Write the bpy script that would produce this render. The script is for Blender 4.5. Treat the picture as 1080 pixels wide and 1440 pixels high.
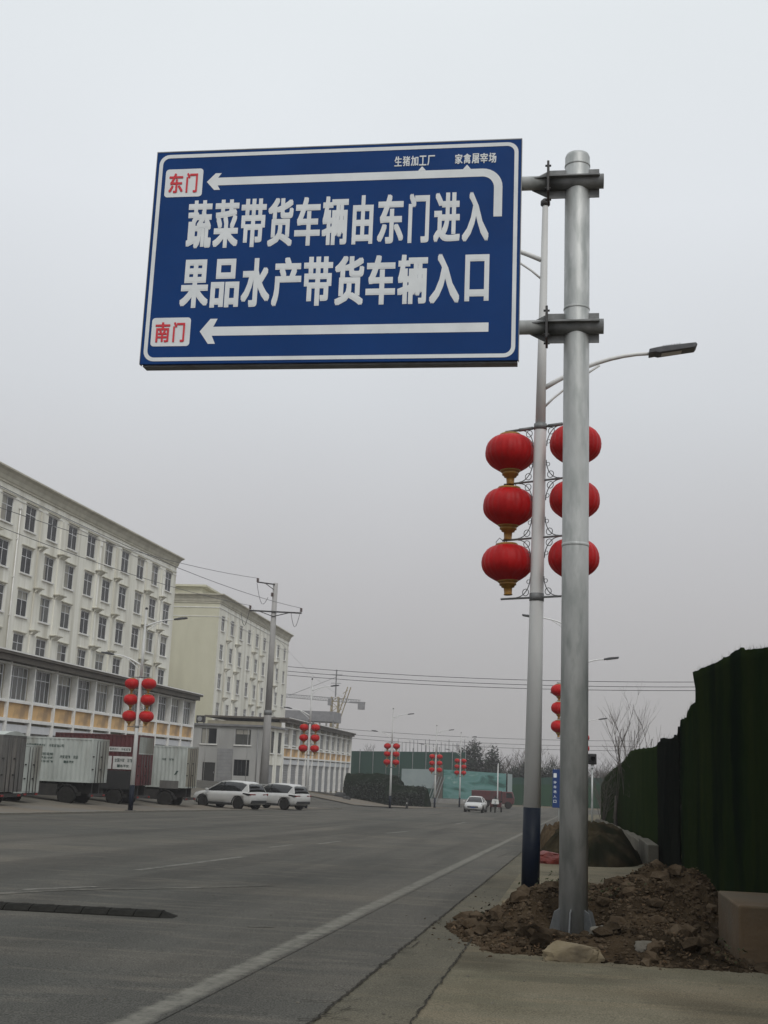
import bpy, bmesh, math, random
from math import sin, cos, pi, radians, sqrt, atan2
from mathutils import Vector, Matrix, noise

for _o in list(bpy.data.objects):
    bpy.data.objects.remove(_o)
SC = bpy.context.scene
COL = SC.collection
RND = random.Random(7)

# ------------------------------------------------------------------ camera
FPX = 1690.0                      # focal length in pixels of the 1080 x 1440 photograph
EYE = Vector((0, 0, 1.2))
_Y = Vector((250, -375, FPX)).normalized()
_X = -Vector((-10890, 70, FPX)); _X = (_X - _X.dot(_Y) * _Y).normalized()
_Z = _X.cross(_Y)
if _Z.y < 0: _Z = -_Z
# rows of the camera matrix: camera axes written in world coordinates
cam_right = Vector((_X.x, _Y.x, _Z.x)); cam_up = Vector((_X.y, _Y.y, _Z.y)); cam_fwd = Vector((_X.z, _Y.z, _Z.z))
cd = bpy.data.cameras.new('camera'); cam = bpy.data.objects.new('camera', cd); COL.objects.link(cam)
cam.matrix_world = Matrix(((cam_right.x, cam_up.x, -cam_fwd.x, EYE.x),
                           (cam_right.y, cam_up.y, -cam_fwd.y, EYE.y),
                           (cam_right.z, cam_up.z, -cam_fwd.z, EYE.z), (0, 0, 0, 1)))
cd.sensor_fit = 'VERTICAL'; cd.sensor_height = 36.0; cd.lens = 36.0 * FPX / 1440.0
cd.clip_start = 0.1; cd.clip_end = 6000
SC.camera = cam

# ------------------------------------------------------------------ world, sun, exposure
SUN_EL, SUN_AZ = radians(45), radians(158)       # azimuth measured from +Y clockwise: behind and a little right of the camera
w = bpy.data.worlds.new('World'); SC.world = w; w.use_nodes = True
nt = w.node_tree; nt.nodes.clear()
wo = nt.nodes.new('ShaderNodeOutputWorld'); bg = nt.nodes.new('ShaderNodeBackground')
sky = nt.nodes.new('ShaderNodeTexSky'); sky.sky_type = 'NISHITA'; sky.sun_disc = False
sky.sun_elevation = SUN_EL; sky.sun_rotation = SUN_AZ
tc = nt.nodes.new('ShaderNodeTexCoord'); sx = nt.nodes.new('ShaderNodeSeparateXYZ')
nt.links.new(tc.outputs['Generated'], sx.inputs[0])
rp = nt.nodes.new('ShaderNodeValToRGB')
nt.links.new(sx.outputs['Z'], rp.inputs[0])
cr = rp.color_ramp
stops = [(0.0, (.295, .284, .284)), (.05, (.325, .314, .315)), (.135, (.402, .393, .397)), (.21, (.462, .463, .473)), (.30, (.535, .552, .572)),
         (.44, (.620, .645, .672)), (.565, (.632, .664, .684)), (1.0, (.84, .87, .89))]
cr.elements[0].position = 0; cr.elements[0].color = (*stops[0][1], 1)
cr.elements[1].position = 1; cr.elements[1].color = (*stops[-1][1], 1)
for p_, c_ in stops[1:-1]:
    e_ = cr.elements.new(p_); e_.color = (*c_, 1)
# faint cloud unevenness
cn = nt.nodes.new('ShaderNodeTexNoise'); cn.inputs['Scale'].default_value = 2.2; cn.inputs['Detail'].default_value = 3
cm = nt.nodes.new('ShaderNodeMapRange'); cm.inputs['To Min'].default_value = .93; cm.inputs['To Max'].default_value = 1.07
nt.links.new(tc.outputs['Generated'], cn.inputs['Vector']); nt.links.new(cn.outputs['Fac'], cm.inputs['Value'])
mul = nt.nodes.new('ShaderNodeMix'); mul.data_type = 'RGBA'; mul.blend_type = 'MULTIPLY'; mul.inputs['Factor'].default_value = 1
nt.links.new(rp.outputs[0], mul.inputs[6]); nt.links.new(cm.outputs[0], mul.inputs[7])
sk = nt.nodes.new('ShaderNodeMix'); sk.data_type = 'RGBA'; sk.blend_type = 'ADD'; sk.inputs['Factor'].default_value = .004
nt.links.new(mul.outputs[2], sk.inputs[6]); nt.links.new(sky.outputs[0], sk.inputs[7])
nt.links.new(sk.outputs[2], bg.inputs['Color']); bg.inputs['Strength'].default_value = 1.0
nt.links.new(bg.outputs[0], wo.inputs['Surface'])
sl = bpy.data.lights.new('sun', 'SUN'); sl.energy = .85; sl.angle = radians(22); sl.color = (1, .965, .92)
so = bpy.data.objects.new('sun', sl); COL.objects.link(so)
sdir = Vector((sin(SUN_AZ) * cos(SUN_EL), cos(SUN_AZ) * cos(SUN_EL), sin(SUN_EL)))
so.rotation_euler = sdir.to_track_quat('Z', 'Y').to_euler(); so.location = (0, 0, 40)
SC.view_settings.view_transform = 'Standard'; SC.view_settings.look = 'None'
SC.view_settings.exposure = 0.28; SC.view_settings.gamma = 1.0
SC.render.engine = 'CYCLES'; SC.cycles.use_denoising = True
SC.cycles.max_bounces = 6; SC.cycles.volume_bounces = 1

# ------------------------------------------------------------------ measuring helpers
def ray(px, py):
    d = Vector((px - 540, 720 - py, FPX))
    return Vector((d.dot(_X), d.dot(_Y), d.dot(_Z)))
def P(px, py, y):
    r = ray(px, py); return EYE + r * (y / r.y)
def lerp(x, xs, ys):
    if x <= xs[0]: return ys[0]
    for a, b, c, d in zip(xs, xs[1:], ys, ys[1:]):
        if x <= b: return c + (d - c) * (x - a) / (b - a)
    return ys[-1]
def road_z(y): return -.019 * min(max(y, -30), 150)
def lot_z(y): return lerp(y, (60, 105, 128, 184, 250), (-.15, -.15, -.65, -2.4, -2.6))
def g(x, y):
    t = min(1, max(0, (-x - 20.5) / 11.5))
    return road_z(y) * (1 - t) + lot_z(y) * t
def G(px, py):
    r = ray(px, py).normalized(); t = 1.0
    while t < 400:
        p = EYE + r * t
        if p.z <= g(p.x, p.y): return p
        t += max(.002, .02 * (p.z - g(p.x, p.y)))
    return EYE + r * 400

# ------------------------------------------------------------------ materials
def rgb(*c): return (*c, 1)
def mat(name, c, rough=.7, metal=0, c2=None, scale=3, amt=1, bump=0, bscale=40, spec=.5, streak=None, detail=5, coat=0, c3=None, s3=.3):
    """principled material; c2 blotches through c by noise, c3 large stains, streak stretches the noise along an axis"""
    m = bpy.data.materials.new(name); m.use_nodes = True
    n = m.node_tree; b = n.nodes['Principled BSDF']
    b.inputs['Base Color'].default_value = rgb(*c); b.inputs['Roughness'].default_value = rough
    b.inputs['Metallic'].default_value = metal; b.inputs['Specular IOR Level'].default_value = spec
    if coat: b.inputs['Coat Weight'].default_value = coat
    tcn = n.nodes.new('ShaderNodeTexCoord'); vec = tcn.outputs['Object']
    if streak:
        mp = n.nodes.new('ShaderNodeMapping'); mp.inputs['Scale'].default_value = streak
        n.links.new(vec, mp.inputs[0]); vec = mp.outputs[0]
    out = None
    if c2:
        nz = n.nodes.new('ShaderNodeTexNoise'); nz.inputs['Scale'].default_value = scale; nz.inputs['Detail'].default_value = detail
        nz.inputs['Roughness'].default_value = .62
        n.links.new(vec, nz.inputs['Vector'])
        r = n.nodes.new('ShaderNodeValToRGB'); r.color_ramp.elements[0].position = .36; r.color_ramp.elements[1].position = .68
        r.color_ramp.elements[0].color = rgb(*c); r.color_ramp.elements[1].color = rgb(*[a + (d - a) * amt for a, d in zip(c, c2)])
        n.links.new(nz.outputs['Fac'], r.inputs[0]); out = r.outputs[0]
    if c3:
        nz = n.nodes.new('ShaderNodeTexNoise'); nz.inputs['Scale'].default_value = s3; nz.inputs['Detail'].default_value = 6
        n.links.new(vec, nz.inputs['Vector'])
        r = n.nodes.new('ShaderNodeValToRGB'); r.color_ramp.elements[0].position = .48; r.color_ramp.elements[1].position = .66
        r.color_ramp.elements[0].color = rgb(0, 0, 0); r.color_ramp.elements[1].color = rgb(1, 1, 1)
        n.links.new(nz.outputs['Fac'], r.inputs[0])
        mx = n.nodes.new('ShaderNodeMix'); mx.data_type = 'RGBA'
        n.links.new(r.outputs[0], mx.inputs['Factor'])
        if out: n.links.new(out, mx.inputs[6])
        else: mx.inputs[6].default_value = rgb(*c)
        mx.inputs[7].default_value = rgb(*c3); out = mx.outputs[2]
    if out: n.links.new(out, b.inputs['Base Color'])
    if bump:
        nz = n.nodes.new('ShaderNodeTexNoise'); nz.inputs['Scale'].default_value = bscale; nz.inputs['Detail'].default_value = 4
        n.links.new(vec, nz.inputs['Vector'])
        bp = n.nodes.new('ShaderNodeBump'); bp.inputs['Strength'].default_value = bump; bp.inputs['Distance'].default_value = .02
        n.links.new(nz.outputs['Fac'], bp.inputs['Height']); n.links.new(bp.outputs[0], b.inputs['Normal'])
    m.diffuse_color = rgb(*c)
    return m

M = {}
M['asphalt'] = mat('asphalt', (.082, .080, .071), .88, c2=(.110, .103, .090), scale=.8, bump=.4, bscale=50, streak=(1, .25, 1), c3=(.072, .072, .065), s3=.22, spec=.04)
def ground_mat(m, speck=.35, track=None, dust=(.15, .118, .078), dust_amt=.5, dust_scale=.55):
    """adds aggregate speckle, wheel tracks and brownish dust patches to a ground material"""
    n = m.node_tree; b = n.nodes['Principled BSDF']; src = b.inputs['Base Color'].links[0].from_socket
    t = n.nodes.new('ShaderNodeTexCoord')
    def noise_(scale, detail, st=None, lo=.4, hi=.6):
        z = n.nodes.new('ShaderNodeTexNoise'); z.inputs['Scale'].default_value = scale; z.inputs['Detail'].default_value = detail
        v = t.outputs['Object']
        if st: mp = n.nodes.new('ShaderNodeMapping'); mp.inputs['Scale'].default_value = st; n.links.new(v, mp.inputs[0]); v = mp.outputs[0]
        n.links.new(v, z.inputs['Vector'])
        r = n.nodes.new('ShaderNodeMapRange'); r.inputs['From Min'].default_value = lo; r.inputs['From Max'].default_value = hi
        n.links.new(z.outputs['Fac'], r.inputs['Value']); return r
    def mix_(a, c, f, mode='MIX'):
        x = n.nodes.new('ShaderNodeMix'); x.data_type = 'RGBA'; x.blend_type = mode
        n.links.new(a, x.inputs[6])
        if isinstance(c, tuple): x.inputs[7].default_value = (*c, 1)
        else: n.links.new(c, x.inputs[7])
        if isinstance(f, float): x.inputs['Factor'].default_value = f
        else: n.links.new(f, x.inputs['Factor'])
        return x.outputs[2]
    r = noise_(dust_scale, 7, (.55, 1.5, 1), .50, .72); r.inputs['To Max'].default_value = dust_amt
    c = mix_(src, dust, r.outputs[0])
    if track:
        r = noise_(1.0, 4, (1.15, .035, 1), .46, .66); r.inputs['To Max'].default_value = track
        c = mix_(c, (.045, .044, .040), r.outputs[0])
    r = noise_(2.2, 8, (.5, 2.2, 1), .52, .70); r.inputs['To Max'].default_value = .35
    c = mix_(c, tuple(v * 1.25 for v in dust), r.outputs[0])
    r = noise_(95, 3, None, .38, .62); r.inputs['To Min'].default_value = 1 - speck; r.inputs['To Max'].default_value = 1 + speck * .9
    c = mix_(c, r.outputs[0], 1.0, 'MULTIPLY')
    n.links.new(c, b.inputs['Base Color'])
    return m
ground_mat(M['asphalt'], .42, .45, (.132, .119, .098), .65, .30)
M['gutter'] = mat('gutter concrete', (.082, .077, .060), .9, c2=(.120, .110, .084), scale=1.6, bump=.3, bscale=40, streak=(1, .35, 1), c3=(.066, .061, .047), s3=.6, spec=.04)
M['pavement'] = mat('pavement concrete', (.110, .102, .072), .9, c2=(.165, .148, .108), scale=1.3, bump=.3, bscale=40, c3=(.078, .070, .050), s3=.7, spec=.04)
ground_mat(M['gutter'], .35, None, (.115, .100, .072), .6, .7)
ground_mat(M['pavement'], .30, None, (.150, .122, .082), .6, .6)
M['verge'] = mat('dusty verge concrete', (.125, .105, .080), .95, c2=(.155, .132, .102), scale=.6, bump=.2, bscale=12, streak=(.4, 1, 1), c3=(.13, .122, .108), s3=.2, spec=.2)
M['lot'] = mat('lot concrete', (.115, .103, .082), .95, c2=(.145, .130, .105), scale=.5, bump=.2, bscale=10, c3=(.085, .08, .068), s3=.15, spec=.2)
M['earth'] = mat('bare earth', (.10, .085, .062), 1, c2=(.16, .135, .10), scale=1.2, bump=.6, bscale=8, spec=.1)
M['kerb'] = mat('kerb stone', (.14, .13, .11), .9, c2=(.18, .17, .14), scale=3, bump=.2, bscale=20, spec=.2)
M['crack'] = mat('crack dirt', (.022, .020, .017), 1, c2=(.045, .040, .032), scale=9, spec=.1)
M['galv'] = mat('galvanised steel', (.54, .555, .545), .5, .3, c2=(.36, .375, .365), scale=4.0, bump=.10, bscale=30, streak=(1, 1, .28), c3=(.33, .35, .34), s3=9, detail=8)
M['galv_dark'] = mat('dull galvanised plate', (.22, .225, .225), .6, .3, c2=(.12, .125, .125), scale=7)
M['rib_steel'] = mat('weathered stiffener steel', (.085, .092, .095), .6, .2, c2=(.13, .135, .135), scale=9)
M['steel_dark'] = mat('dark steel', (.035, .036, .038), .5, .3, c2=(.06, .055, .05), scale=12)
M['alu_back'] = mat('aluminium backing', (.25, .26, .27), .5, .6, c2=(.18, .17, .16), scale=5)
M['sign_blue'] = mat('sign blue', (.0045, .043, .175), .5, c2=(.0040, .037, .150), scale=1.1, spec=.12)
M['sign_white'] = mat('sign white', (.76, .79, .80), .6, c2=(.67, .70, .71), scale=3, spec=.15)
M['sign_red'] = mat('sign red', (.62, .045, .06), .5, spec=.3)
M['lamp_white'] = mat('white painted steel', (.70, .705, .69), .45, c2=(.60, .605, .59), scale=3, streak=(1, 1, .3), spec=.4)
M['lamp_navy'] = mat('navy painted steel', (.0035, .007, .018), .5, c2=(.007, .011, .018), scale=6, spec=.15)
M['lamp_head'] = mat('lamp housing', (.085, .088, .092), .45, .4, c2=(.06, .06, .065), scale=14)
M['lens'] = mat('lamp lens', (.55, .55, .52), .3)
M['lan_red'] = mat('lantern red', (.46, .0060, .007), .5, c2=(.34, .005, .006), scale=4, bump=.2, bscale=30, spec=.22)
M['lan_gold'] = mat('lantern gold', (.34, .175, .022), .5, .1, c2=(.22, .105, .015), scale=12)
M['wire'] = mat('wire', (.05, .05, .055), .6)
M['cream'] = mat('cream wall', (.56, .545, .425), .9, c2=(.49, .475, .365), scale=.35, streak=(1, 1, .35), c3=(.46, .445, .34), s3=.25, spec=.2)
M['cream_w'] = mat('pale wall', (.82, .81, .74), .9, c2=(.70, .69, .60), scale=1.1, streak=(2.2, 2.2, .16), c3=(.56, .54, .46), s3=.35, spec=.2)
M['trim'] = mat('pale trim', (.80, .795, .765), .85, c2=(.66, .655, .62), scale=1.5, spec=.2)
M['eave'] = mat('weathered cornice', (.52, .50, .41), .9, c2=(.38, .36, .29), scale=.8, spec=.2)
M['frame_w'] = mat('white window frame', (.62, .63, .64), .5, c2=(.54, .55, .56), scale=3)
M['frame_d'] = mat('dark window frame', (.06, .062, .066), .5)
M['fascia'] = mat('brown fascia', (.085, .075, .062), .8, c2=(.12, .105, .085), scale=1)
M['band'] = mat('tan panel', (.66, .43, .20), .8, c2=(.58, .37, .17), scale=.6, c3=(.34, .23, .13), s3=.7)
M['shutter'] = mat('grey roller shutter', (.30, .305, .31), .55, .3, c2=(.24, .24, .245), scale=1.2)
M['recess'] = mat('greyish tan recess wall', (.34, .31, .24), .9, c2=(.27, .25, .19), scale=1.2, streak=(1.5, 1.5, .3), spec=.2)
M['grey_wall'] = mat('grey rendered wall', (.40, .40, .39), .9, c2=(.35, .35, .34), scale=.6, streak=(1, 1, .3), c3=(.31, .31, .30), s3=.4, spec=.2)
M['roof_grey'] = mat('grey roof', (.22, .22, .225), .9, c2=(.16, .16, .165), scale=1)
M['concrete'] = mat('raw concrete', (.27, .265, .25), .9, c2=(.20, .195, .18), scale=1.3, bump=.2, bscale=20, c3=(.17, .165, .15), s3=.8)
M['wall_dull'] = mat('dull low wall', (.105, .098, .078), .95, c2=(.15, .14, .115), scale=2, bump=.3, bscale=20, spec=.05)
M['pole_conc'] = mat('concrete pole', (.36, .35, .34), .9, c2=(.27, .265, .255), scale=2, streak=(1, 1, .3))
M['insul'] = mat('insulator', (.10, .06, .05), .3)
M['tyre'] = mat('tyre rubber', (.012, .0115, .011), .9, c2=(.024, .022, .019), scale=8, spec=.2)
M['rim'] = mat('wheel rim', (.085, .083, .078), .6, .3, c2=(.05, .048, .044), scale=9)
M['alloy'] = mat('alloy rim', (.30, .30, .30), .35, .8)
M['chassis'] = mat('grimy chassis', (.014, .0135, .013), .85, c2=(.030, .027, .023), scale=4)
M['truck_white'] = mat('weathered white truck panel', (.42, .45, .42), .65, c2=(.30, .32, .295), scale=1.4, streak=(1, 1, .35), c3=(.20, .195, .165), s3=.6)
M['truck_grey'] = mat('rusty grey truck panel', (.115, .113, .105), .75, c2=(.065, .060, .054), scale=1.6, streak=(1, 1, .3), c3=(.15, .14, .125), s3=1.3)
M['truck_red'] = mat('dark red truck panel', (.085, .012, .014), .6, c2=(.060, .012, .013), scale=1.2, c3=(.05, .02, .018), s3=.8)
M['truck_tan'] = mat('stained tan door', (.26, .25, .20), .75, c2=(.17, .15, .115), scale=1.5, streak=(1, 1, .3))
M['cab'] = mat('cab paint', (.20, .22, .24), .4)
M['ink'] = mat('green black lettering', (.03, .055, .045), .7)
M['placard'] = mat('placard white', (.50, .50, .475), .7, c2=(.42, .42, .40), scale=4)
M['car_white'] = mat('white car paint', (.46, .46, .445), .3, c2=(.42, .42, .405), scale=2, coat=.4)
M['car_glass'] = mat('tinted car glass', (.012, .013, .014), .08, spec=.6)
M['car_trim'] = mat('black car trim', (.016, .016, .016), .6)
M['tail'] = mat('tail light red', (.20, .012, .012), .25)
M['headlight'] = mat('headlight glass', (.35, .36, .37), .15)
M['net'] = mat('dark green netting', (.0085, .0165, .0065), 1, c2=(.0150, .0225, .0065), scale=1.1, bump=.5, bscale=30, spec=.0, streak=(1, 1, .3), c3=(.0050, .0095, .0060), s3=.7)
M['net_black'] = mat('blackish netting', (.0050, .0065, .0055), 1, c2=(.0100, .0120, .0095), scale=1.4, bump=.5, bscale=30, spec=.0, streak=(1, 1, .3))
M['net_mid'] = mat('green turf netting', (.0120, .0225, .0070), 1, c2=(.0190, .0290, .0080), scale=1.4, bump=.5, bscale=30, spec=.0, streak=(1, 1, .3))
M['hoard'] = mat('far green hoarding', (.010, .044, .032), .9, c2=(.016, .056, .042), scale=.3, streak=(1, 1, .3))
M['hoard2'] = mat('bright green hoarding', (.006, .040, .016), .9, c2=(.009, .052, .020), scale=.4)
M['hedge'] = mat('dark far netting', (.0045, .0095, .0045), 1, c2=(.008, .014, .006), scale=.8, spec=0)
M['mound'] = mat('dusty dark mound', (.020, .016, .010), 1, c2=(.038, .031, .019), scale=3, bump=.6, bscale=14, spec=0, c3=(.010, .011, .007), s3=1.2)
M['straw'] = mat('straw brown mound', (.045, .032, .020), 1, c2=(.075, .055, .034), scale=6, bump=.8, bscale=25, spec=0)
M['soil'] = mat('heaped soil', (.042, .030, .019), 1, c2=(.068, .050, .032), scale=3, bump=1, bscale=30, spec=.0, c3=(.016, .012, .008), s3=1.1)
M['clod'] = mat('soil clods', (.052, .037, .024), 1, c2=(.105, .080, .055), scale=5, bump=.6, bscale=60, spec=.0, c3=(.016, .012, .008), s3=2)
M['litter'] = mat('dry leaf litter', (.075, .045, .025), .9, c2=(.13, .092, .058), scale=14, spec=.05, c3=(.03, .019, .011), s3=6)
M['weed'] = mat('sparse weeds', (.022, .028, .010), .9, c2=(.036, .040, .015), scale=8, spec=.2)
M['stone'] = mat('yellowish stone', (.15, .122, .075), .95, c2=(.22, .18, .12), scale=5, bump=.6, bscale=14, spec=.2, c3=(.085, .07, .048), s3=3)
M['stone_w'] = mat('pale rubble', (.10, .092, .075), .95, c2=(.16, .148, .125), scale=7, bump=.6, bscale=16, spec=.2, c3=(.07, .062, .05), s3=4)
M['block'] = mat('ochre concrete wall', (.095, .066, .040), .95, c2=(.135, .096, .060), scale=2.6, bump=.4, bscale=24, spec=.2, c3=(.10, .08, .055), s3=1.4)
M['bag_red'] = mat('red plastic bag', (.14, .014, .006), .55, c2=(.08, .007, .005), scale=9, bump=.4, bscale=18)
M['bark'] = mat('bare twigs', (.085, .072, .060), .95, c2=(.055, .047, .04), scale=4)
M['bark_far'] = mat('far bare wood', (.075, .068, .060), .95)
M['leaf_dark'] = mat('dark evergreen leaves', (.016, .022, .015), .9, c2=(.026, .034, .022), scale=.7)
M['rubber'] = mat('speed bump rubber', (.014, .014, .0125), .95, c2=(.028, .027, .024), scale=4, bump=.2, bscale=40, spec=.05)
M['crane_y'] = mat('crane yellow', (.26, .20, .07), .7, c2=(.20, .16, .08), scale=1)
M['blue_sign'] = mat('small sign blue', (.006, .035, .15), .5)
M['window_dark'] = None

def painted(name, paint, lo, hi, line=None, half=.09, scale=7):
    """the asphalt with worn road paint on it; line = (x0, y0, x1, y1) lets the paint rub off towards its edges"""
    m = M['asphalt'].copy(); m.name = name; n = m.node_tree; b = n.nodes['Principled BSDF']; src = b.inputs['Base Color'].links[0].from_socket
    t = n.nodes.new('ShaderNodeTexCoord'); z = n.nodes.new('ShaderNodeTexNoise'); z.inputs['Scale'].default_value = scale; z.inputs['Detail'].default_value = 9; z.inputs['Roughness'].default_value = .68
    n.links.new(t.outputs['Object'], z.inputs['Vector']); val = z.outputs['Fac']
    if line:
        x0, y0, x1, y1 = line; L = math.hypot(x1 - x0, y1 - y0); nx_, ny_ = -(y1 - y0) / L, (x1 - x0) / L
        d = n.nodes.new('ShaderNodeVectorMath'); d.operation = 'DOT_PRODUCT'; n.links.new(t.outputs['Object'], d.inputs[0]); d.inputs[1].default_value = (nx_, ny_, 0)
        s = n.nodes.new('ShaderNodeMath'); s.operation = 'SUBTRACT'; n.links.new(d.outputs['Value'], s.inputs[0]); s.inputs[1].default_value = nx_ * x0 + ny_ * y0
        a = n.nodes.new('ShaderNodeMath'); a.operation = 'ABSOLUTE'; n.links.new(s.outputs[0], a.inputs[0])
        r = n.nodes.new('ShaderNodeMapRange'); r.inputs['From Min'].default_value = half * .45; r.inputs['From Max'].default_value = half; r.inputs['To Max'].default_value = -.30
        r.inputs['To Min'].default_value = 0; n.links.new(a.outputs[0], r.inputs['Value'])
        q = n.nodes.new('ShaderNodeMath'); q.operation = 'ADD'; n.links.new(val, q.inputs[0]); n.links.new(r.outputs[0], q.inputs[1]); val = q.outputs[0]
    r = n.nodes.new('ShaderNodeMapRange'); r.inputs['From Min'].default_value = lo; r.inputs['From Max'].default_value = hi; n.links.new(val, r.inputs['Value'])
    x = n.nodes.new('ShaderNodeMix'); x.data_type = 'RGBA'; n.links.new(r.outputs[0], x.inputs['Factor']); n.links.new(src, x.inputs[6]); x.inputs[7].default_value = (*paint, 1)
    n.links.new(x.outputs[2], b.inputs['Base Color'])
    return m
def mat_glass(name, a, b_):
    m = bpy.data.materials.new(name); m.use_nodes = True
    n = m.node_tree; b = n.nodes['Principled BSDF']
    oi = n.nodes.new('ShaderNodeObjectInfo'); r = n.nodes.new('ShaderNodeValToRGB')
    r.color_ramp.elements[0].position = .45; r.color_ramp.elements[0].color = rgb(*a)
    r.color_ramp.elements[1].position = 1; r.color_ramp.elements[1].color = rgb(*b_)
    n.links.new(oi.outputs['Random'], r.inputs[0]); n.links.new(r.outputs[0], b.inputs['Base Color'])
    b.inputs['Roughness'].default_value = .12; b.inputs['Specular IOR Level'].default_value = .28
    return m
M['curtain'] = mat('pale curtain', (.34, .33, .29), .9, c2=(.22, .21, .18), scale=6, streak=(6, 6, .3))
M['glass'] = mat_glass('dark window glass', (.010, .012, .014), (.085, .088, .082))
M['glass_p'] = mat_glass('shop window glass', (.05, .052, .052), (.14, .14, .13))

def worn_paint(name, paint, base, lo, hi, scale=6):
    m = bpy.data.materials.new(name); m.use_nodes = True
    n = m.node_tree; b = n.nodes['Principled BSDF']; b.inputs['Roughness'].default_value = .85; b.inputs['Specular IOR Level'].default_value = .25
    t = n.nodes.new('ShaderNodeTexCoord'); z = n.nodes.new('ShaderNodeTexNoise'); z.inputs['Scale'].default_value = scale; z.inputs['Detail'].default_value = 9
    z.inputs['Roughness'].default_value = .7
    r = n.nodes.new('ShaderNodeValToRGB'); r.color_ramp.elements[0].position = lo; r.color_ramp.elements[1].position = hi
    r.color_ramp.elements[0].color = rgb(*base); r.color_ramp.elements[1].color = rgb(*paint)
    n.links.new(t.outputs['Object'], z.inputs['Vector']); n.links.new(z.outputs['Fac'], r.inputs[0]); n.links.new(r.outputs[0], b.inputs['Base Color'])
    return m
M['line'] = worn_paint('worn white edge line', (.170, .164, .138), (.082, .077, .064), .40, .66, 7)
M['line_edge'] = worn_paint('rubbed line edge', (.150, .144, .122), (.080, .075, .063), .50, .62, 9)
M['dash'] = worn_paint('worn lane dash', (.200, .195, .170), (.088, .084, .072), .34, .66, 4)
M['dash'] = painted('worn lane dash', (.205, .20, .178), .36, .66)
M['faint'] = painted('faded old line', (.165, .158, .138), .42, .72, scale=5)

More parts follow.
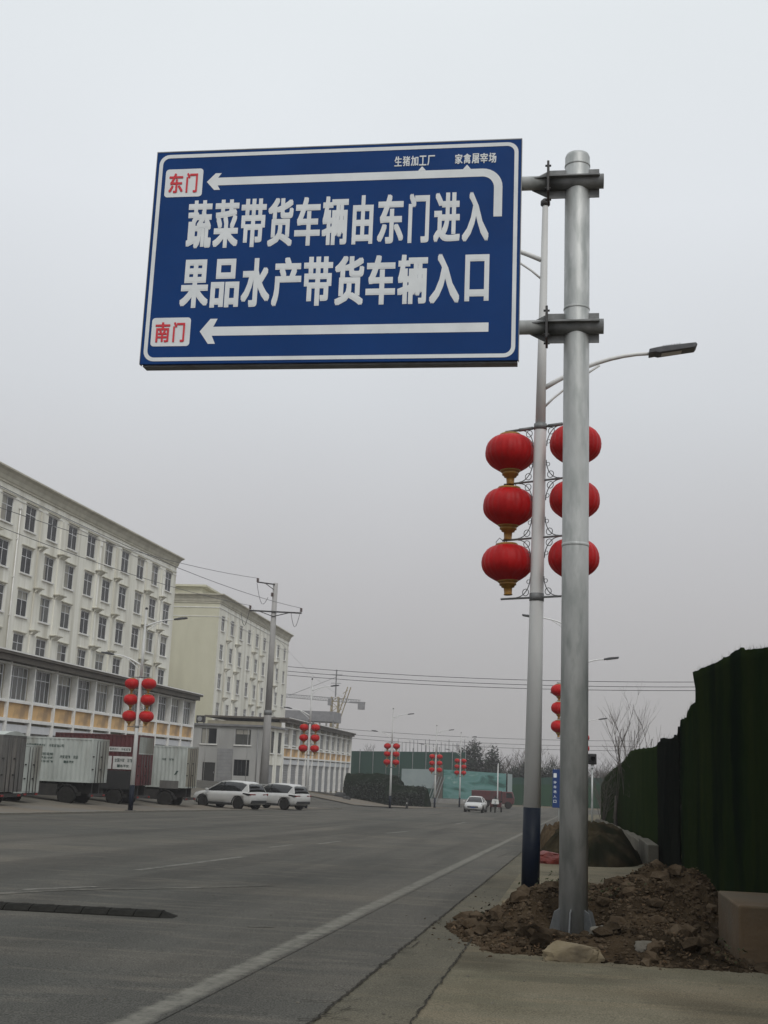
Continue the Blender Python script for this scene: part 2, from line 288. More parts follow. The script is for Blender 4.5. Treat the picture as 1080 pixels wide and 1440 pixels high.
# ------------------------------------------------------------------ mesh helpers
class MB:
    def __init__(s): s.v = []; s.f = []; s.m = []; s.sm = []
    def add(s, vs, fs, mi=0, smooth=False):
        o = len(s.v); s.v += [tuple(v) for v in vs]
        for f in fs: s.f.append(tuple(i + o for i in f)); s.m.append(mi); s.sm.append(smooth)
        return s
    def box(s, x0, x1, y0, y1, z0, z1, mi=0):
        vs = [(x0, y0, z0), (x1, y0, z0), (x1, y1, z0), (x0, y1, z0), (x0, y0, z1), (x1, y0, z1), (x1, y1, z1), (x0, y1, z1)]
        return s.add(vs, [(0, 3, 2, 1), (4, 5, 6, 7), (0, 1, 5, 4), (1, 2, 6, 5), (2, 3, 7, 6), (3, 0, 4, 7)], mi)
    def bar(s, a, b, w_, h_, mi=0, up=(0, 0, 1)):
        a = Vector(a); b = Vector(b); d = (b - a).normalized(); u = Vector(up)
        if abs(d.dot(u)) > .98: u = Vector((0, 1, 0))
        r = d.cross(u).normalized(); u = r.cross(d)
        vs = [p + r * sx_ * w_ / 2 + u * sz_ * h_ / 2 for p in (a, b) for sx_, sz_ in ((-1, -1), (1, -1), (1, 1), (-1, 1))]
        return s.add(vs, [(0, 1, 2, 3)[::-1], (4, 5, 6, 7), (0, 1, 5, 4), (1, 2, 6, 5), (2, 3, 7, 6), (3, 0, 4, 7)], mi)
    def tube(s, pts, r, n=8, mi=0, caps=True, smooth=True):
        pts = [Vector(p) for p in pts]; rs = r if isinstance(r, (list, tuple)) else [r] * len(pts)
        vs = []; ref = None
        for i, p in enumerate(pts):
            d = (pts[min(i + 1, len(pts) - 1)] - pts[max(i - 1, 0)]).normalized()
            if ref is None: ref = Vector((0, 0, 1)) if abs(d.z) < .9 else Vector((1, 0, 0))
            a = d.cross(ref)
            if a.length < 1e-4: a = d.cross(Vector((0, 1, 0)))
            a.normalize(); b = d.cross(a).normalized()
            for k in range(n):
                t = 2 * pi * k / n; vs.append(p + (a * cos(t) + b * sin(t)) * rs[i])
        fs = []
        for i in range(len(pts) - 1):
            for k in range(n):
                k2 = (k + 1) % n; fs.append((i * n + k, (i + 1) * n + k, (i + 1) * n + k2, i * n + k2))
        s.add(vs, fs, mi, smooth)
        if caps:
            o = len(s.v) - len(vs)
            s.f.append(tuple(o + k for k in range(n))); s.m.append(mi); s.sm.append(False)
            s.f.append(tuple(o + (len(pts) - 1) * n + n - 1 - k for k in range(n))); s.m.append(mi); s.sm.append(False)
        return s
    def lathe(s, prof, n=24, c=(0, 0, 0), mi=0, smooth=True, axis='z', flute=0, nfl=0):
        vs = []
        for r, z in prof:
            for k in range(n):
                t = 2 * pi * k / n; rr = r * (1 + flute * cos(nfl * t)) if nfl else r
                a, b = rr * cos(t), rr * sin(t)
                v = (a, b, z) if axis == 'z' else ((z, a, b) if axis == 'x' else (a, z, b))
                vs.append((v[0] + c[0], v[1] + c[1], v[2] + c[2]))
        fs = [(i * n + k, i * n + (k + 1) % n, (i + 1) * n + (k + 1) % n, (i + 1) * n + k) for i in range(len(prof) - 1) for k in range(n)]
        s.add(vs, fs, mi, smooth)
        o = len(s.v) - len(vs)
        for i, rev in ((0, True), (len(prof) - 1, False)):
            if prof[i][0] > 1e-5:
                f = tuple(o + i * n + k for k in range(n)); s.f.append(f[::-1] if rev else f); s.m.append(mi); s.sm.append(False)
        return s
    def prism(s, poly, y0, y1, mi=0, axis='y'):
        """poly of (a,b) extruded along axis"""
        n = len(poly)
        def mk(a, b, t): return (a, t, b) if axis == 'y' else ((t, a, b) if axis == 'x' else (a, b, t))
        vs = [mk(a, b, y0) for a, b in poly] + [mk(a, b, y1) for a, b in poly]
        fs = [tuple(range(n)), tuple(range(2 * n - 1, n - 1, -1))] + [(i, (i + 1) % n, n + (i + 1) % n, n + i) for i in range(n)]
        return s.add(vs, fs, mi)
    def mesh(s, name, mats):
        me = bpy.data.meshes.new(name); me.from_pydata(s.v, [], s.f)
        for m in (mats if isinstance(mats, (list, tuple)) else [mats]): me.materials.append(m)
        me.polygons.foreach_set('material_index', s.m); me.polygons.foreach_set('use_smooth', s.sm)
        bm = bmesh.new(); bm.from_mesh(me); bmesh.ops.recalc_face_normals(bm, faces=bm.faces); bm.to_mesh(me); bm.free()
        me.update(); return me
    def build(s, name, mats, parent=None, label=None, fix=True):
        o = bpy.data.objects.new(name, s.mesh(name, mats)); COL.objects.link(o)
        if parent: o.parent = parent
        if label: o['label'] = label
        return o
def link(name, me, parent=None, loc=(0, 0, 0), label=None):
    o = bpy.data.objects.new(name, me); COL.objects.link(o); o.location = loc
    if parent: o.parent = parent
    if label: o['label'] = label
    return o
def thing(name, label, cat, loc=(0, 0, 0), rz=0, group=None):
    o = bpy.data.objects.new(name, None); COL.objects.link(o); o.location = loc; o.rotation_euler = (0, 0, rz); o.empty_display_size = .2
    o['label'] = label; o['category'] = cat
    if group: o['group'] = group
    return o
def tag(o, label, cat, group=None, kind=None):
    o['label'] = label; o['category'] = cat
    if group: o['group'] = group
    if kind: o['kind'] = kind
    return o
def structure(o): o['kind'] = 'structure'; return o
KIDS = {}
def kids(o): return [c for c in bpy.data.objects if c.parent == o]
def copy_tree(src, label=None, loc=None, rz=None, tree=None):
    r = src.copy(); COL.objects.link(r)
    if label: r['label'] = label
    if loc is not None: r.location = loc
    if rz is not None: r.rotation_euler = (0, 0, rz)
    for c in kids(src):
        k = c.copy(); COL.objects.link(k); k.parent = r
        for d in kids(c):
            e = d.copy(); COL.objects.link(e); e.parent = k
    return r
def bevel(o, wd=.01, seg=2, ang=40):
    m = o.modifiers.new('bevel', 'BEVEL'); m.width = wd; m.segments = seg; m.limit_method = 'ANGLE'; m.angle_limit = radians(ang); return o

def drape(xf0, xf1, ys, off, nx=1, side=0):
    """sheet between two edge functions x(y) laid over the terrain"""
    mb = MB(); vs = []
    for y in ys:
        a, b = xf0(y), xf1(y)
        for i in range(nx + 1):
            x = a + (b - a) * i / nx; vs.append((x, y, g(x, y) + off))
    n = nx + 1
    fs = [(j * n + i, j * n + i + 1, (j + 1) * n + i + 1, (j + 1) * n + i) for j in range(len(ys) - 1) for i in range(nx)]
    mb.add(vs, fs)
    if side:
        for i in (0, nx):
            mb.add([v for j in range(len(ys)) for v in (vs[j * n + i], (vs[j * n + i][0], vs[j * n + i][1], vs[j * n + i][2] - side))],
                   [(2 * j, 2 * j + 2, 2 * j + 3, 2 * j + 1) for j in range(len(ys) - 1)])
    return mb
def ribbon(pts, wds, off, jag=0, rnd=RND, step=None):
    """flat strip over the ground along points (x, y)"""
    P2 = [Vector(p[:2]) for p in pts]
    if step:
        q = [P2[0]]; ww = [wds] if not isinstance(wds, (list, tuple)) else [wds[0]]
        for a, b in zip(P2, P2[1:]):
            n = max(1, int((b - a).length / step))
            q += [a + (b - a) * (i + 1) / n for i in range(n)]
        P2 = q
    vs = []
    for i, p in enumerate(P2):
        d = (P2[min(i + 1, len(P2) - 1)] - P2[max(i - 1, 0)]).normalized(); nrm = Vector((-d.y, d.x))
        wd = wds if not isinstance(wds, (list, tuple)) else wds[min(i, len(wds) - 1)]
        if jag: wd = wd * rnd.uniform(.35, 1.5); p = p + nrm * rnd.uniform(-jag, jag)
        for s_ in (-1, 1):
            q = p + nrm * s_ * wd / 2; vs.append((q.x, q.y, g(q.x, q.y) + off))
    return MB().add(vs, [(2 * i, 2 * i + 1, 2 * i + 3, 2 * i + 2) for i in range(len(P2) - 1)])

# ================================================================== GROUND
def steps(a, b, s): 
    n = max(1, int(round((b - a) / s))); return [a + (b - a) * i / n for i in range(n + 1)]
def VP2(x0, y0, x1, y1):
    a, b = G(x0, y0), G(x1, y1)
    return lambda y: a.x + (b.x - a.x) * (y - a.y) / (b.y - a.y)
crack1 = VP2(439, 1438, 700, 1226)
crack2 = VP2(580, 1438, 657, 1331)
edge = VP2(188, 1437, 700, 1189)
def XL(y): return lerp(y, (0, 54, 87, 115, 140, 160), (-19.6, -18.9, -17.9, -15.9, -14.2, -12.8))
gx = [-900, -400, -200, -120, -80, -62] + steps(-60, -18, 2) + [-15, -8, -2, 3, 6, 12, 30, 80, 200, 400, 900]
gy = [-30, -20] + steps(-10, 200, 5) + [225, 250, 400, 800, 1600, 3000]
mb = MB(); mb.add([(x, y, g(x, y) - .06) for y in gy for x in gx],
                  [(j * len(gx) + i, j * len(gx) + i + 1, (j + 1) * len(gx) + i + 1, (j + 1) * len(gx) + i) for j in range(len(gy) - 1) for i in range(len(gx) - 1)], 0, True)
structure(mb.build('ground', M['earth']))
ys = steps(-10, 150, 5)
structure(drape(XL, crack1, ys, 0, 3).build('road', M['asphalt']))
structure(drape(lambda y: -60, XL, steps(95, 124, 2.9), .006, 22).build('side_road', M['asphalt']))
structure(drape(lambda y: -40, lambda y: 7, steps(150, 172, 5.5), .008, 20).build('cross_road', M['asphalt']))
structure(drape(crack1, crack2, steps(-10, 150, 5), .001, 1).build('gutter_strip', M['gutter']))
structure(drape(crack2, lambda y: 5.0, steps(-10, 150, 5), .002, 3).build('pavement', M['pavement']))
structure(drape(lambda y: XL(y) - 3.3, XL, steps(-10, 95, 5), .05, 3, side=.14).build('verge', M['verge']))
structure(drape(lambda y: -62, lambda y: XL(y) - 3.3, steps(-10, 95, 2.5), .012, 24).build('parking_lot', M['lot']))
structure(drape(lambda y: lerp(y, (124, 150), (-30, -24)), XL, steps(124, 150, 2.6), .09, 8, side=.16).build('footpath', M['verge']))
# kerb stones along the left edge of the road, one by one
kerb_row = thing('kerb', 'long low row of pale kerb stones along the far left side of the road', 'kerb', (0, 0, 0))
km = None
for i in range(60):
    y = 36 + i * 1.0
    x = XL(y + .5)
    if km is None: km = MB().box(-.08, .10, .01, .985, -.1, .075).mesh('kerb_stone', M['kerb'])
    o = link('kerb_stone', km, kerb_row, (x, y, road_z(y + .5) + RND.uniform(-.006, .006)))
    o.rotation_euler = (-.019, 0, atan2(XL(y) - XL(y + 1), 1))

def gp(px, py): p = G(px, py); return (p.x, p.y)
M['line'] = painted('worn white edge line', (.180, .174, .150), .26, .62, (edge(3), 3, edge(40), 40), .115)
structure(ribbon([(edge(y), y) for y in steps(40, 150, 5)], .24, .004).build('edge_line', M['line']))
mk = ribbon([(edge(y), y) for y in (3, 40)], .24, .004); structure(mk.build('edge_line', M['line']))
for (a, b, wd) in (((193, 1224), (342, 1205), .11), ((448, 1187), (478, 1183), .11), ((543, 1172), (573, 1169), .12), ((641, 1159), (655, 1156), .14), ((30, 1251.5), (135, 1247), .10), ((378, 1192), (410, 1188), .09)):
    A, B = gp(*a), gp(*b)
    structure(ribbon([A, ((A[0] + B[0]) / 2, (A[1] + B[1]) / 2), B], wd * 1.25, .004).build('lane_dash', M['dash']))
structure(ribbon([gp(-20, 1258), gp(60, 1253), gp(140, 1250.5), gp(260, 1249), gp(380, 1245)], .18, .004).build('faded_line', M['faint']))
structure(ribbon([gp(348, 1303), gp(385, 1304)], .10, .004).build('faded_line', M['faint']))
r2 = random.Random(3)
structure(ribbon([(crack1(y), y) for y in steps(3.5, 60, 4)], .018, .010, jag=.014, rnd=r2, step=.06).build('road_crack', M['crack']))
structure(ribbon([(crack2(y), y) for y in (5.5, 8, 11.6)], .013, .011, jag=.010, rnd=r2, step=.05).build('road_crack', M['crack']))
for a, b, c in (((452, 1430), (470, 1427), (494, 1418)), ((557, 1337), (580, 1333), (590, 1325)), ((590, 1300), (610, 1299), (622, 1296)), ((700, 1206), (715, 1200), (735, 1196))):
    structure(ribbon([gp(*a), gp(*b), gp(*c)], .010, .010, jag=.006, rnd=r2, step=.04).build('road_crack', M['crack']))
for k in range(34):
    y = 5.2 + 22 * r2.random() ** 1.5; x = crack1(y) + r2.uniform(-.03, .03); a = r2.uniform(-.5, .5); l = r2.uniform(.05, .22)
    s = r2.choice((-1, 1))
    structure(ribbon([(x, y), (x + s * l * .5, y + a * l * .4), (x + s * l, y + a * l)], .010, .010, jag=.007, rnd=r2, step=.03).build('road_crack', M['crack']))
# crumbs and pebbles over the near ground
def lump(mb, c, r, rnd, sq=.7, mi=0):
    t = (1 + sqrt(5)) / 2
    V = [(-1, t, 0), (1, t, 0), (-1, -t, 0), (1, -t, 0), (0, -1, t), (0, 1, t), (0, -1, -t), (0, 1, -t), (t, 0, -1), (t, 0, 1), (-t, 0, -1), (-t, 0, 1)]
    Fc = [(0, 11, 5), (0, 5, 1), (0, 1, 7), (0, 7, 10), (0, 10, 11), (1, 5, 9), (5, 11, 4), (11, 10, 2), (10, 7, 6), (7, 1, 8), (3, 9, 4), (3, 4, 2), (3, 2, 6), (3, 6, 8), (3, 8, 9), (4, 9, 5), (2, 4, 11), (6, 2, 10), (8, 6, 7), (9, 8, 1)]
    R = Matrix.Rotation(rnd.uniform(0, 6.28), 3, 'Z') @ Matrix.Rotation(rnd.uniform(0, 6.28), 3, 'X')
    sx_, sy_ = rnd.uniform(.7, 1.3), rnd.uniform(.7, 1.3)
    vs = []
    for v in V:
        q = R @ (Vector(v) / 1.902 * r * rnd.uniform(.75, 1.2)); vs.append((c[0] + q.x * sx_, c[1] + q.y * sy_, c[2] + q.z * sq))
    mb.add(vs, Fc, mi)
mb = MB()
for i in range(900):
    y = 5 + 30 * r2.random() ** 1.6; k = r2.random()
    if k < .5: x = crack1(y) + r2.gauss(.25, .3)
    elif k < .8: x = r2.uniform(crack2(y), 1.8)
    else: x = r2.uniform(-5, crack1(y))
    r = .003 + .008 * r2.random() ** 3; lump(mb, (x, y, g(x, y) + r * .3), r, r2)
o = mb.build('gravel', M['stone_w']); tag(o, 'loose grit and pebbles scattered over the road edge and pavement', 'gravel', kind='stuff')

# speed bump
A, B = G(247, 1290), G(-30, 1276)
L = (A - B).length; ang = atan2(B.y - A.y, B.x - A.x)
bump = thing('speed_bump', 'low black rubber cable ramp strip lying across the near lane at lower left', 'speed bump', A, ang)
prof = [(-.15, 0), (-.145, .012), (-.09, .042), (-.04, .052), (.04, .052), (.09, .042), (.145, .012), (.15, 0)]
seg = MB()
vs = [(x, y, z) for x in (.004, .246) for y, z in prof]
seg.add(vs, [(i, i + 1, 9 + i, 8 + i) for i in range(7)] + [tuple(range(8)), tuple(range(15, 7, -1))])
sm = seg.mesh('rubber_segment', M['rubber'])
bolt = MB(); bolt.box(.095, .16, -.125, -.075, .036, .0475)
bm_ = bolt.mesh('bolt_slot', M['crack'])
tilt = road_z(0)
for i in range(int(L / .25) + 2):
    q = link('rubber_segment', sm, bump, (.12 + i * .25, 0, g(*(A + (B - A) * min(1, i * .25 / L)).xy) - A.z + .004))
    link('bolt_slot', bm_, q)
cap = MB().add([(0, -.12, 0), (0, .12, 0), (.12, .15, 0), (.12, -.15, 0), (.12, -.04, .05), (.12, .04, .05), (.03, 0, .02)],
               [(0, 6, 1), (1, 6, 5, 2), (0, 3, 4, 6), (4, 5, 6), (3, 2, 5, 4)])
cap.build('end_cap', M['rubber'], bump)

# ================================================================== OVERHEAD SIGN
PX, PY = P(806, 1318, 11.5).x, 11.5
PZ = g(PX, PY)
sign = thing('road_sign', 'big blue direction sign with white Chinese lettering and arrows on a thick galvanised pole', 'road sign', (PX, PY, PZ))
inv = Matrix.Translation(-Vector((PX, PY, PZ)))
def S(x, y, z): return (x - PX, y - PY, z - PZ)
ztop = P(808, 219, 11.5).z
mb = MB(); mb.lathe([(.131, -.02), (.127, 3.6), (.127, 3.602), (.126, ztop - PZ - .03), (.115, ztop - PZ)], 40, smooth=True)
mb.build('pole', M['galv'], sign)
za, zb = P(808, 258, 11.45).z, P(808, 461, 11.45).z
for zc in (za, zb):
    xl, xf, xr = P(735, 258, 11.42).x, P(771, 258, 11.42).x, P(849, 258, 11.42).x
    a = MB()
    a.tube([S(-3.6, 11.42, zc), S(xf - .012, 11.42, zc)], .072, 20)
    a.build('arm', M['galv'], sign)
    a = MB(); a.tube([S(xf + .012, 11.42, zc), S(xr, 11.42, zc)], .076, 20); a.build('stub_arm', M['galv_dark'], sign)
    fl = MB(); fl.box(*[v for v in (xf - .012 - PX, xf + .012 - PX, 11.42 - .165 - PY, 11.42 + .165 - PY, zc - .165 - PZ, zc + .165 - PZ)])
    f = bevel(fl.build('flange', M['steel_dark'], sign), .004)
    bo = MB()
    for sy_ in (-1, 1):
        for sz_ in (-1, 1):
            bo.tube([S(xf - .030, 11.42 + .125 * sy_, zc + .125 * sz_), S(xf + .030, 11.42 + .125 * sy_, zc + .125 * sz_)], .011, 6)
    bo.build('bolts', M['steel_dark'], f)
    # gusset plates: one flat, one upright, both tapering away from the pole
    x0, x1, x2 = P(748, 258, 11.42).x - PX, xf + .012 - PX, P(843, 258, 11.42).x - PX
    hz = MB().prism([(x0, 11.36 - PY), (x1 + .0, 11.30 - PY), (x2, 11.30 - PY), (x2, 11.60 - PY), (x1, 11.60 - PY), (x0, 11.48 - PY)], zc - PZ + .016, zc - PZ + .030, axis='z')
    hz.build('gusset_plate', M['galv_dark'], sign)
    vt = MB().prism([(x0, zc - PZ + .06), (x1, zc - PZ + .155), (x2, zc - PZ + .155), (x2, zc - PZ - .155), (x1, zc - PZ - .155), (x0, zc - PZ - .06)], 11.455 - PY, 11.470 - PY)
    vt.build('gusset_plate', M['galv_dark'], sign)
    # weld collar line
    MB().lathe([(.128, zc - PZ + .20), (.131, zc - PZ + .205), (.131, zc - PZ + .22), (.128, zc - PZ + .225)], 40).build('weld_collar', M['galv'], sign)
MB().lathe([(.1285, 3.60), (.1315, 3.605), (.1315, 3.625), (.1285, 3.63)], 40).build('weld_collar', M['galv'], sign)
# base plate and ribs
bp_ = MB().box(-.27, .27, -.27, .27, .0, .025); bp_.build('base_plate', M['rib_steel'], sign)
for k in range(6):
    t = 2 * pi * k / 6 + .35
    rb = MB().prism([(.126, .025), (.235, .025), (.235, .06), (.18, .25), (.126, .28)], -.007, .007)
    o = rb.build('stiffener_rib', M['rib_steel'], sign); o.rotation_euler = (0, 0, t)
for k in range(4):
    t = pi / 4 + k * pi / 2
    MB().tube([(cos(t) * .33 * .99, sin(t) * .33 * .99, .0), (cos(t) * .33, sin(t) * .33, .085)], .013, 8).build('anchor_bolt', M['steel_dark'], sign)
# board
YS = 11.2
def sx(px, py): p = P(px, py, YS); return p.x, p.z
X0, X1 = -4.302, -.452; Z0, Z1 = 5.172, 7.538
board = MB().box(X0 - PX, X1 - PX, YS - PY, YS + .03 - PY, Z0 - PZ, Z1 - PZ).build('sign_board', M['sign_blue'], sign); bevel(board, .004)
rim = MB()
for a in ((X0 - .006, X0, Z0, Z1), (X1, X1 + .006, Z0, Z1)):
    rim.box(a[0] - PX, a[1] - PX, YS - .003 - PY, YS + .062 - PY, a[2] - PZ, a[3] - PZ)
rim.box(X0 - .006 - PX, X1 + .006 - PX, YS - .003 - PY, YS + .062 - PY, Z1 - PZ, Z1 + .010 - PZ)
rim.box(X0 + .02 - PX, X1 - .01 - PX, YS + .036 - PY, YS + .16 - PY, Z0 - .014 - PZ, Z0 + .06 - PZ)
rim.build('edge_frame', M['alu_back'], board)
for zz_ in (Z0 + .45, (Z0 + Z1) / 2, Z1 - .35):
    MB().box(X0 + .1 - PX, X1 - .1 - PX, YS + .0305 - PY, YS + .075 - PY, zz_ - .03 - PZ, zz_ + .03 - PZ).build('back_rail', M['alu_back'], board)
for xx_ in (X0 + .6, X0 + 1.9, X1 - .5):
    MB().box(xx_ - .03 - PX, xx_ + .03 - PX, YS + .0755 - PY, YS + .13 - PY, Z0 + .06 - PZ, Z1 - .1 - PZ).build('back_post', M['alu_back'], board)
yf = YS - .0035 - PY
def flat(name, poly, m, parent, dy=0, holes=None, label=None):
    """thin flat print standing 3.5 mm proud of the board"""
    from mathutils.geometry import tessellate_polygon
    cl = []
    for p in poly:
        if not cl or (Vector(p) - Vector(cl[-1])).length > 1e-4: cl.append(p)
    tr = tessellate_polygon([[Vector((x, z, 0)) for x, z in cl]])
    me = bpy.data.meshes.new(name); me.from_pydata([(x - PX, yf - dy, z - PZ) for x, z in cl], [], [tuple(t) for t in tr]); me.materials.append(m); me.update()
    o = bpy.data.objects.new(name, me); COL.objects.link(o); o.parent = parent
    if label: o['label'] = label
    return o
def rrect(x0, x1, z0, z1, r, n=6):
    pts = []
    for cx, cz, a0 in ((x1 - r, z1 - r, 0), (x0 + r, z1 - r, pi / 2), (x0 + r, z0 + r, pi), (x1 - r, z0 + r, 3 * pi / 2)):
        for k in range(n + 1):
            t = a0 + pi / 2 * k / n; pts.append((cx + r * cos(t), cz + r * sin(t)))
    return pts
def ring(name, o_, i_, m, parent):
    n = len(o_); mbb = MB().add([(x - PX, yf, z - PZ) for x, z in o_] + [(x - PX, yf, z - PZ) for x, z in i_], [(k, (k + 1) % n, n + (k + 1) % n, n + k) for k in range(n)])
    return mbb.build(name, m, parent)
ins, th = .030, .040
ring('border_line', rrect(X0 + ins, X1 - ins, Z0 + ins, Z1 - ins, .11), rrect(X0 + ins + th, X1 - ins - th, Z0 + ins + th, Z1 - ins - th, .075), M['sign_white'], board)
# plates
def pix_rect(x0, y0, x1, y1):
    a = sx(x0, (y0 + y1) / 2)[0]; b = sx(x1, (y0 + y1) / 2)[0]; xm = (x0 + x1) / 2
    return a, b, sx(xm, y1)[1], sx(xm, y0)[1]
def text_line(name, txt, rect, m, parent, bold=.03, fill=.9, dy=0, label=None):
    """each character becomes real outline geometry fitted in its own cell"""
    x0, x1, z0, z1 = rect; n = len(txt); pitch = (x1 - x0) / (n - 1 + fill) if n > 1 else (x1 - x0) / fill
    vs, fs = [], []
    for i, ch in enumerate(txt):
        cu = bpy.data.curves.new('glyph', 'FONT'); cu.body = ch; cu.size = 1; cu.resolution_u = 3
        ob = bpy.data.objects.new('glyph', cu); COL.objects.link(ob)
        dg = bpy.context.evaluated_depsgraph_get(); me = bpy.data.meshes.new_from_object(ob.evaluated_get(dg))
        V = [v.co.copy() for v in me.vertices]
        if V:
            ax0, ax1 = min(v.x for v in V), max(v.x for v in V); ay0, ay1 = min(v.y for v in V), max(v.y for v in V)
            cw = pitch * fill; kx = .8 if ch in '口由门日' else 1.0; ky = .93 if ch in '口' else 1
            cx = x0 + pitch * i + cw / 2; o_ = len(vs)
            H_ = z1 - z0; bx, bz = bold * cw * 1.0, bold * H_ * .62
            for q in range(10 if bold > 0 else 1):
                if q == 9: jx, jz = 0, 0
                else: jx, jz = bx * (-1 + q % 3), bz * (-1 + q // 3)
                o_ = len(vs)
                for v in V:
                    vs.append((cx + ((v.x - ax0) / max(1e-4, ax1 - ax0) - .5) * (cw * kx - 2 * bx) + jx - PX, yf - dy - .00025 * q,
                               z0 + bz + (H_ - 2 * bz) * ((v.y - ay0) / max(1e-4, ay1 - ay0) * ky + (1 - ky) / 2) + jz - PZ))
                fs += [tuple(k + o_ for k in p.vertices) for p in me.polygons]
        bpy.data.objects.remove(ob); bpy.data.meshes.remove(me); bpy.data.curves.remove(cu)
    return MB().add(vs, fs).build(name, m, parent, label=label)
for (pr, tr, tx, lb) in (((232.5, 238, 285, 277), (238, 244, 280, 271.5), '东门', 'white upper gate plate with red characters 东门'), ((213, 447, 267.5, 487), (218.5, 453.5, 262, 481.5), '南门', 'white lower gate plate with red characters 南门')):
    a, b, c, d = pix_rect(*pr)
    flat('name_plate', rrect(a, b, c, d, .035), M['sign_white'], board, label=lb)
    text_line('red_lettering', tx, pix_rect(*tr), M['sign_red'], board, bold=.03, dy=.004)
# main lines
xa, xb = sx(263.5, 313)[0], sx(687.5, 304)[0]
text_line('lettering', '蔬菜带货车辆由东门进入', (xa, xb, sx(475, 344.5)[1], sx(475, 276)[1]), M['sign_white'], board, bold=.040, fill=.93)
xa, xb = sx(254.5, 398)[0], sx(692, 391)[0]
text_line('lettering', '果品水产带货车辆入口', (xa, xb, sx(475, 429.5)[1], sx(475, 360.5)[1]), M['sign_white'], board, bold=.042, fill=.93)
text_line('small_lettering', '生猪加工厂', pix_rect(555, 219.5, 611.5, 233.5), M['sign_white'], board, bold=.03)
text_line('small_lettering', '家禽屠宰场', pix_rect(640, 216, 698, 230), M['sign_white'], board, bold=.03)
# arrows
def pts_(L): return [sx(*p) for p in L]
cxo, czo = sx(706.6, 262)[0], sx(655, 237.6)[1]
ro = .205; shaft = .088
zt = sx(475, 244.3)[1]; zb2 = sx(475, 255.2)[1]
xi = cxo - .085
arc_o = [(cxo - ro + ro * sin(t), zt - ro + ro * cos(t)) for t in [pi / 2 * k / 8 for k in range(9)]]
ri = ro - .08
arc_i = [(cxo - ro + (ro - .085) * sin(t), zb2 - ri - .0 + ri * cos(t)) for t in [pi / 2 * k / 8 for k in range(9)]][::-1]
zend = sx(700, 304.5)[1]
ax_tip = sx(291, 256); ux = sx(312, 243.5); lx = sx(309.5, 268.5); zm = (zt + zb2) / 2
half = (zt - zb2) / 2
hx = ux[0] - ax_tip[0]
head = [(ux[0] - .035, zb2), (lx[0], zm - .095), (lx[0] - .065, zm - .095), (ax_tip[0], zm), (ux[0] - .065, zm + .095), (ux[0], zm + .095), (ux[0] - .035, zt)]
poly = [(cxo, zend), (xi, zend)] + arc_i + head + arc_o
flat('turn_arrow', poly, M['sign_white'], board)
for px in (593.6, 656.7):
    xc = sx(px, 238)[0]; flat('branch_mark', [(xc - .04, zt + .001), (xc + .04, zt + .001), (xc, zt + .05)], M['sign_white'], board)
zt2, zb3 = sx(475, 457)[1], sx(475, 469.7)[1]; zm = (zt2 + zb3) / 2
tx_, hx_, ex_ = sx(281, 465)[0], sx(305, 465)[0], sx(687, 458)[0]
flat('straight_arrow', [(ex_, zt2), (ex_, zb3), (hx_ - .05, zb3), (hx_ - .01, zm - .135), (hx_ - .085, zm - .135), (tx_, zm), (hx_ - .075, zm + .135), (hx_, zm + .135), (hx_ - .04, zt2)], M['sign_white'], board)

